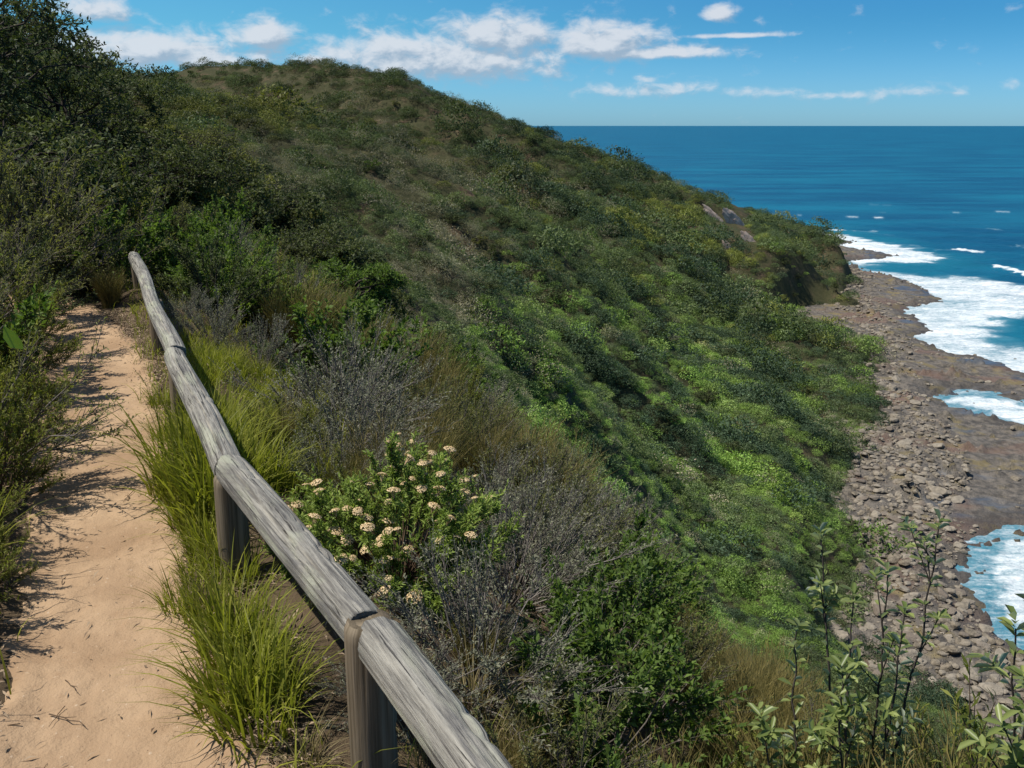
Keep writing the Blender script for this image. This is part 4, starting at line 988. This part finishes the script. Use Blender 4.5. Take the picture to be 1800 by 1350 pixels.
# ------------------------------------------------------------------ scrub covering the far slope
def clump(seed, n=420, leaf=0.13, flat=.75, stalk=False):
    rng = np.random.default_rng(seed); A = Acc()
    off_ = Vector((seed * 3.1, 0, 0)); d = rdir(rng, n); d[:, 2] = np.abs(d[:, 2]) * 1.05 - .12; d = unit(d)
    k = np.array([1 + .42 * mnoise.noise(Vector(v) * 1.9 + off_) + .2 * mnoise.noise(Vector(v) * 4.5 + off_) for v in d])
    p = d * (k * rng.uniform(.62, 1.03, n) ** .6)[:, None]; p[:, 2] *= flat
    ld = unit(d * .5 + rdir(rng, n) * .9 + UPZ * .2)
    lump = np.array([mnoise.noise(Vector(v) * 3.0 + off_) for v in d])
    A.leaves(p, ld, unit(d + rdir(rng, n) * .5), leaf * rng.uniform(.7, 1.5, n), leaf * .55 * rng.uniform(.7, 1.2, n), .5 + .35 * lump + rng.normal(0, .15, n))
    return A
SCM = leaf_mat('hillside_leaf', (0.40, 0.44, 0.40), (1.75, 1.70, 1.50), 0.30, 0.55, inst=True, spec=.12)
FARK = [clump(300 + k, 680, .115, [.7, .85, .6, 1.0][k]).mesh('scrub', SCM) for k in range(4)]
FARK += [clump(310 + k, 420, .085, [.8, 1.1][k]).mesh('scrub', SCM) for k in range(2)]
n = 78000
r = np.exp(RNG.uniform(math.log(24), math.log(640), n)); a = RNG.uniform(math.radians(-42), math.radians(46), n)
x, y = r * np.sin(a), r * np.cos(a); z = height(x, y)
s, t = st_of(x, y)
px, py, d = project(x, y, z)
bd_ = np.hypot(x - BLUFF[0], y - BLUFF[1]); OUTC = [(1258, 386, 20, 52), (1294, 394, 34, 60), (1318, 424, 22, 38), (1278, 434, 20, 24)]
bare = np.zeros(n, bool)
for cx_, cy_, w_, h_ in OUTC: bare |= (((px - cx_) / (w_ * .62)) ** 2 + ((py - cy_) / (h_ * .62)) ** 2 < 1) & (d > 250)
ok = ~bare & (z > SEA + 0.9) & ~((bd_ < 55) & (z < SEA + 13) & (RNG.random(n) < .82)) & ~((r < 30) & (s < 15)) & (s > -60)
# skip dips that nothing in the picture shows: behind the crest
x, y, z, r, px, py, d = [q[ok] for q in (x, y, z, r, px, py, d)]; n = len(x)
size = np.clip(r * 0.0061, 0.26, 1.8) * np.exp(RNG.normal(0, .38, n)) * (1 + .45 * pnoise(x / 12, y / 12, 97))
edge = np.interp(px, EDGE[:, 0], EDGE[:, 1])
def g2(cx, cy, sx, sy, rot=0.0):
    dx, dy = px - cx, py - cy; c_, s_ = math.cos(rot), math.sin(rot); u, v = dx * c_ + dy * s_, -dx * s_ + dy * c_
    return np.exp(-.5 * ((u / sx) ** 2 + (v / sy) ** 2))
def colmix(base, c_, w):
    w = (RNG.random(len(w)) < w * 1.15) * (0.65 + 0.35 * RNG.random(len(w)))
    return base * (1 - w[:, None]) + np.array(c_) * w[:, None]
nz = fbm(x / 26, y / 26, 98, 4); nz2 = fbm(x / 9, y / 9, 99, 3)
tint = np.tile(np.array([0.050, 0.066, 0.032]), (n, 1))
tint = colmix(tint, (0.092, 0.100, 0.028), np.clip(g2(1150, 400, 230, 70, .35) * 1.1 * sst(-.2, .4, nz), 0, 1))
tint = colmix(tint, (0.084, 0.132, 0.034), np.clip(g2(1130, 850, 190, 130, .9) * 1.3 + g2(960, 640, 110, 90, .7) * .9 + g2(1330, 1020, 120, 130, .9) * .8, 0, 1) * sst(-.45, .25, nz))
tint = colmix(tint, (0.066, 0.098, 0.024), np.clip(g2(1330, 820, 170, 180, .9) * .9, 0, 1) * sst(-.2, .5, nz2))
tint = colmix(tint, (0.112, 0.102, 0.084), np.clip(g2(720, 440, 150, 130, .7) * 1.3 + g2(560, 330, 130, 80, .4) * 1.0, 0, 1) * sst(-.4, .3, nz))
tint = colmix(tint, (0.075, 0.060, 0.040), np.clip(sst(360, 200, py) * .3, 0, 1) * sst(.1, .6, nz2))
tint = colmix(tint, (0.100, 0.105, 0.034), np.clip(g2(380, 205, 120, 22, .1) * .8, 0, 1))
tint = colmix(tint, (0.130, 0.115, 0.095), (RNG.random(n) < .12).astype(float) * .8)
tint = colmix(tint, (0.030, 0.042, 0.026), (RNG.random(n) < .22).astype(float) * .8)
u_ = 0.34 * x + 0.94 * y; v_ = 0.94 * x - 0.34 * y; wu_ = u_ + 10 * pnoise(u_ / 60, v_ / 70, 11)
streak = pnoise(wu_ / 6.5, v_ / 110, 24) + .25 * pnoise(wu_ / 2.5, v_ / 40, 25); sm_ = sst(60, 100, r) * sst(760, 980, px)
ds = (RNG.random(n) < .85 * sm_ * sst(.12, .34, streak)); tint[ds] = np.array([.026, .040, .026]); size[ds] *= 1.35
ls = (RNG.random(n) < .8 * sm_ * sst(-.05, -.3, streak) * sst(380, 620, py)); tint[ls] = tint[ls] * .35 + np.array([.088, .128, .036]) * .65; size[ls] *= .85
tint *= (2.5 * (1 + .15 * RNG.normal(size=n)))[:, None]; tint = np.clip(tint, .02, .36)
bigb = RNG.random(n) < .09; size[bigb] *= 1.9
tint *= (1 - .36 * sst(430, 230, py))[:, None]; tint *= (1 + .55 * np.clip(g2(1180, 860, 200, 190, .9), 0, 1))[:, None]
tint[bigb] *= .8
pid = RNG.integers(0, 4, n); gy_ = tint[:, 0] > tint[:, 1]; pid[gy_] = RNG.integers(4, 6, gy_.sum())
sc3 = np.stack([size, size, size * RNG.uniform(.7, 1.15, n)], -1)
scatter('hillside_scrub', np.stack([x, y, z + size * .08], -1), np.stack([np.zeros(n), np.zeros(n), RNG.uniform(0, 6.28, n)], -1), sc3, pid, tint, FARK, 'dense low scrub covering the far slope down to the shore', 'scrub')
print('SCRUB', n)
# ---- pale broken rock showing through the scrub, dark cliff above the shelf
def ray_hit(px, py):
    dv = np.array(world_at(px, py, 1.0)) - np.array([0, 0, EYE]); tt = np.geomspace(20, 900, 1500); P_ = np.array([0, 0, EYE]) + dv * tt[:, None]
    hh = height(P_[:, 0], P_[:, 1]); i = np.argmax(P_[:, 2] < hh); return P_[i], tt[i]
om = plain_mat('pale_outcrop_rock', (0.32, 0.235, 0.190), (0.58, 0.47, 0.39), .35, .9, .8, .3)
def outcrop(px, py, w, h, label, mat, seed, lean=0.0, name='rock_outcrop', depth=.28):
    import bmesh
    p, dd = ray_hit(px, py); k = dd / F; bm = bmesh.new(); bmesh.ops.create_icosphere(bm, subdivisions=5, radius=1)
    for v in bm.verts:
        q = v.co.copy(); nn = mnoise.fractal(q * 1.6 + Vector((seed * 7, 0, 0)), 1.0, 2.0, 5); st_ = math.floor((q.z + .25 * nn) * 5) / 5
        q *= 1 + .30 * nn; q.x *= w * k * .5 * (1 + .12 * (st_ - q.z)); q.y *= w * k * depth * .5; q.z *= h * k * .5
        v.co = q
    me = bpy.data.meshes.new(name); bm.to_mesh(me); bm.free(); o = obj(name, me, mat); o.location = p; o.rotation_euler = (0, lean, RNG.uniform(-.4, .4)); return tag(o, label, 'rock outcrop')
outcrop(1258, 386, 14, 62, 'narrow pale rock rib showing through the scrub high on the headland', om, 1, -.75)
outcrop(1294, 394, 22, 74, 'broad pinkish rock face just right of the narrow rib on the headland', om, 2, -.75)
outcrop(1318, 424, 14, 46, 'pale rock step at the lower end of the pinkish rock face', om, 6, -.75)
outcrop(1278, 434, 12, 28, 'small pale rock patch below the pinkish face on the headland', om, 3, -.5)
dm = plain_mat('dark_cliff_rock', (0.026, 0.028, 0.027), (0.080, 0.074, 0.064), .3, .9, .8, .4)
#outcrop(1425, 512, 150, 84, 'dark shaded cliff where the headland meets the rock shelf', dm, 4, .0, 'cliff', .30)
# ---- taller shrubs and wind pruned trees standing out of the far scrub
HK = []
for k, (lm, bk) in enumerate([('dark', 'darkbark'), ('olive', 'bark'), ('green', 'darkbark'), ('dark', 'bark'), ('grey', 'greytwig')]):
    S, A = tree(400 + k, H=3.0, R=1.7, nclump=30, ntw=12, L=.17, Wd=.085, nleaf=7, r0=.08, crown_z=(.12, 1.0), lean=.3)
    HK.append((S.mesh('trunk', M[bk]), A.mesh('crown', M[lm])))
HL = ['dark green wind pruned tree standing out of the scrub on the far slope', 'olive tree standing out of the scrub on the far slope', 'mid green tree standing out of the scrub on the far slope', 'dark green wind pruned tree standing out of the scrub on the far slope', 'grey half dead tree standing out of the scrub on the far slope']
HG = ['dark trees on the far slope', 'olive trees on the far slope', 'green trees on the far slope', 'dark trees on the far slope', 'grey trees on the far slope']
made = 0
for _ in range(900):
    px_, py_ = RNG.uniform(250, 1530), RNG.uniform(140, 1150)
    top_ = np.interp(px_, [c_[0] for c_ in CREST] + [1550], [c_[1] for c_ in CREST] + [480])
    if py_ < top_ + 30 or py_ > np.interp(px_, EDGE[:, 0], EDGE[:, 1]) - 10: continue
    w_ = 0.30 + .7 * math.exp(-((px_ - 1230) / 160) ** 2 - ((py_ - 560) / 110) ** 2) + .5 * math.exp(-((px_ - 520) / 130) ** 2 - ((py_ - 300) / 90) ** 2) + .4 * math.exp(-((px_ - 1450) / 70) ** 2 - ((py_ - 700) / 140) ** 2)
    if RNG.random() > w_: continue
    if abs(px_ - 1290) < 60 and abs(py_ - 415) < 60: continue
    P_, dd = ray_hit(px_, py_)
    if dd < 34 or dd > 560 or P_[2] < SEA + 2.5: continue
    kd = RNG.choice(5, p=[.33, .24, .07, .25, .11]); sc_ = RNG.uniform(.45, .85) * (0.55 + 0.9 * min(dd, 330) / 330) * (1.25 if kd in (0, 3) else 1) * (0.55 if py_ < top_ + 60 else 1)
    o = empty('tree'); obj('trunk', HK[kd][0], parent=o); obj('crown', HK[kd][1], parent=o)
    o.location = (P_[0], P_[1], gz(P_[0], P_[1]) - .1); o.rotation_euler = (0, 0, RNG.uniform(0, 6.28)); o.scale = (sc_ * RNG.uniform(.9, 1.4), sc_ * RNG.uniform(.9, 1.4), sc_ * RNG.uniform(.7, 1.0))
    tag(o, HL[kd], 'tree', HG[kd]); made += 1
    if made >= 230: break
print('SLOPE TREES', made)
for i, (px, h_) in enumerate([(212, 9), (228, 10), (250, 7), (268, 8), (288, 10), (332, 8), (655, 6), (872, 6)]):
    yc = np.interp(px, [c_[0] for c_ in CREST], [c_[1] for c_ in CREST]); p, dd = world_at(px, yc, 470), 470
    x_, y_ = p[0], p[1]; z_ = gz(x_, y_); S, A = tree(60 + i, H=h_ * .42, R=h_ * .22, nclump=14, ntw=10, L=.5, Wd=.3, nleaf=5, r0=.15, crown_z=(.4, 1.0))
    o = empty('tree', (x_, y_, z_)); obj('trunk', S.mesh('trunk', M['darkbark']), parent=o); obj('crown', A.mesh('crown', M['dark']), parent=o)
    tag(o, 'tiny dark tree on the skyline of the far ridge', 'tree', 'tiny trees on the far ridge')
# ------------------------------------------------------------------ camera, sun, sky
cam = bpy.data.objects.new('camera', bpy.data.cameras.new('camera')); COL.objects.link(cam)
cam.location = (0, 0, EYE); cam.rotation_euler = (math.pi / 2 - TH, 0, 0)
cam.data.sensor_width = 36; cam.data.lens = F / 1800 * 36; cam.data.clip_start = 0.05; cam.data.clip_end = 200000
SC.camera = cam
EL = math.radians(62); AZS = math.radians(-95); TOS = Vector((math.cos(EL) * math.sin(AZS), math.cos(EL) * math.cos(AZS), math.sin(EL)))
sl = bpy.data.lights.new('sun', 'SUN'); sl.energy = 4.9; sl.angle = math.radians(0.5); sl.color = (1, 0.95, 0.86)
so = bpy.data.objects.new('sun', sl); COL.objects.link(so); so.rotation_euler = TOS.to_track_quat('Z', 'Y').to_euler()
W = bpy.data.worlds.new('World'); SC.world = W; W.use_nodes = True
N = NT(W.node_tree); W.node_tree.nodes.remove(W.node_tree.nodes['Background'])
sky = N.n('ShaderNodeTexSky'); sky.sky_type = 'NISHITA'; sky.sun_disc = False
sky.sun_elevation = EL; sky.sun_rotation = math.atan2(TOS.x, TOS.y); sky.air_density = 1.0; sky.dust_density = 0.3; sky.ozone_density = 2.0; sky.altitude = 60
dirv = N.n('ShaderNodeTexCoord').outputs['Generated']; sep = N.n('ShaderNodeSeparateXYZ'); link(N, dirv, sep.inputs[0])
azm = N.m('ARCTAN2', sep.outputs[0], sep.outputs[1]); elv = N.m('ARCSINE', sep.outputs[2])
# the sky deepens quickly above a pale blue horizon
t_top = N.mix(N.ss(-0.40, 0.45, azm), (0.30, 0.78, 1.02), (0.165, 0.56, 0.90))
tint = N.mix(N.ss(0.0, 0.11, elv), (0.36, 0.755, 1.30), t_top)
tint = N.mix(N.ss(0.30, 0.75, elv), tint, (1, 1, 1))
skyc = N.mix(1.0, sky.outputs[0], tint, 'MULTIPLY')
# clouds: banks of cumulus by azimuth and elevation
def azel(px, py):
    x, y, z = world_at(px, py, 1.0); z -= EYE; l = math.sqrt(x * x + y * y + z * z); return math.atan2(x, y), math.asin(z / l)
CL = [(770, 108, 250, 52, 1.05), (880, 66, 110, 40, 1.15), (690, 85, 95, 36, 1.0), (1060, 78, 100, 44, 1.15), (1150, 94, 140, 16, 1.05), (462, 66, 72, 30, 1.1), (250, 90, 210, 40, 1.1), (350, 103, 140, 26, 1.0),
      (165, 20, 70, 34, .85), (210, 30, 28, 22, .6), (545, 105, 60, 16, .85), (1265, 25, 34, 22, .85), (1290, 63, 90, 6, .9), (1335, 35, 22, 18, .45), (1130, 160, 130, 18, .62), (1150, 140, 40, 14, .5), (1330, 162, 120, 12, .5), (1590, 160, 60, 13, .55),
      (1690, 163, 30, 13, .5), (1480, 168, 90, 9, .45), (760, 130, 200, 22, .55), (1780, 150, 25, 15, .4)]
def cloud_density(az_, el_):
    tot = None
    for px, py, sx, sy, am in CL:
        a0, e0 = azel(px, py); a1, e1 = azel(px + sx, py); a2, e2 = azel(px, py - sy)
        u = N.m('DIVIDE', N.m('SUBTRACT', az_, a0), abs(a1 - a0)); v = N.m('DIVIDE', N.m('SUBTRACT', el_, e0), abs(e2 - e0))
        # flat underside: falls off faster below the middle
        v = N.m('MULTIPLY', v, N.m('MULTIPLY_ADD', N.m('LESS_THAN', v, 0.0), 0.5, 1.0))
        g = N.m('MULTIPLY', N.m('EXPONENT', N.m('MULTIPLY', N.m('ADD', N.m('MULTIPLY', u, u), N.m('MULTIPLY', v, v)), -0.9)), am)
        tot = g if tot is None else N.m('MAXIMUM', tot, g)
    cv = N.n('ShaderNodeCombineXYZ'); link(N, N.m('MULTIPLY', az_, 34.0), cv.inputs[0]); link(N, N.m('MULTIPLY', el_, 60.0), cv.inputs[1])
    nz = N.noise(cv.outputs[0], 1.0, 7, 0.60, 0.3)
    return N.m('ADD', tot, N.m('MULTIPLY', N.m('SUBTRACT', nz, 0.5), 1.65))
D0 = cloud_density(azm, elv)
D1 = cloud_density(N.m('ADD', azm, -0.006), N.m('ADD', elv, 0.010))
cov = N.ss(0.16, 0.92, D0)
lit = N.ss(-0.30, 0.38, N.m('SUBTRACT', D0, D1))
ccol = N.mix(lit, (3.2, 4.1, 5.2), (6.5, 6.8, 7.3))
skyp = skyc
skyc = N.mix(N.m('MULTIPLY', cov, 0.88), skyc, ccol)
bg2 = N.n('ShaderNodeBackground'); link(N, skyc, bg2.inputs[0]); bg2.inputs[1].default_value = 0.094
ms = N.n('ShaderNodeMixShader'); bgp = N.n('ShaderNodeBackground'); link(N, skyp, bgp.inputs[0]); bgp.inputs[1].default_value = 0.094
band = N.m('MULTIPLY', N.m('LESS_THAN', elv, 0.19), N.m('GREATER_THAN', elv, 0.0))
link(N, band, ms.inputs[0]); link(N, bgp.outputs[0], ms.inputs[1]); link(N, bg2.outputs[0], ms.inputs[2]); link(N, ms.outputs[0], W.node_tree.nodes['World Output'].inputs[0])
W.cycles.sampling_method = 'MANUAL'; W.cycles.sample_map_resolution = 256
SC.view_settings.view_transform = 'Standard'; SC.view_settings.look = 'None'; SC.view_settings.gamma = 1.0; SC.view_settings.use_curve_mapping = False
SC.view_settings.exposure = 0.25
SC.cycles.max_bounces = 4; SC.cycles.diffuse_bounces = 2; SC.cycles.glossy_bounces = 2; SC.cycles.transmission_bounces = 3; SC.cycles.transparent_max_bounces = 8
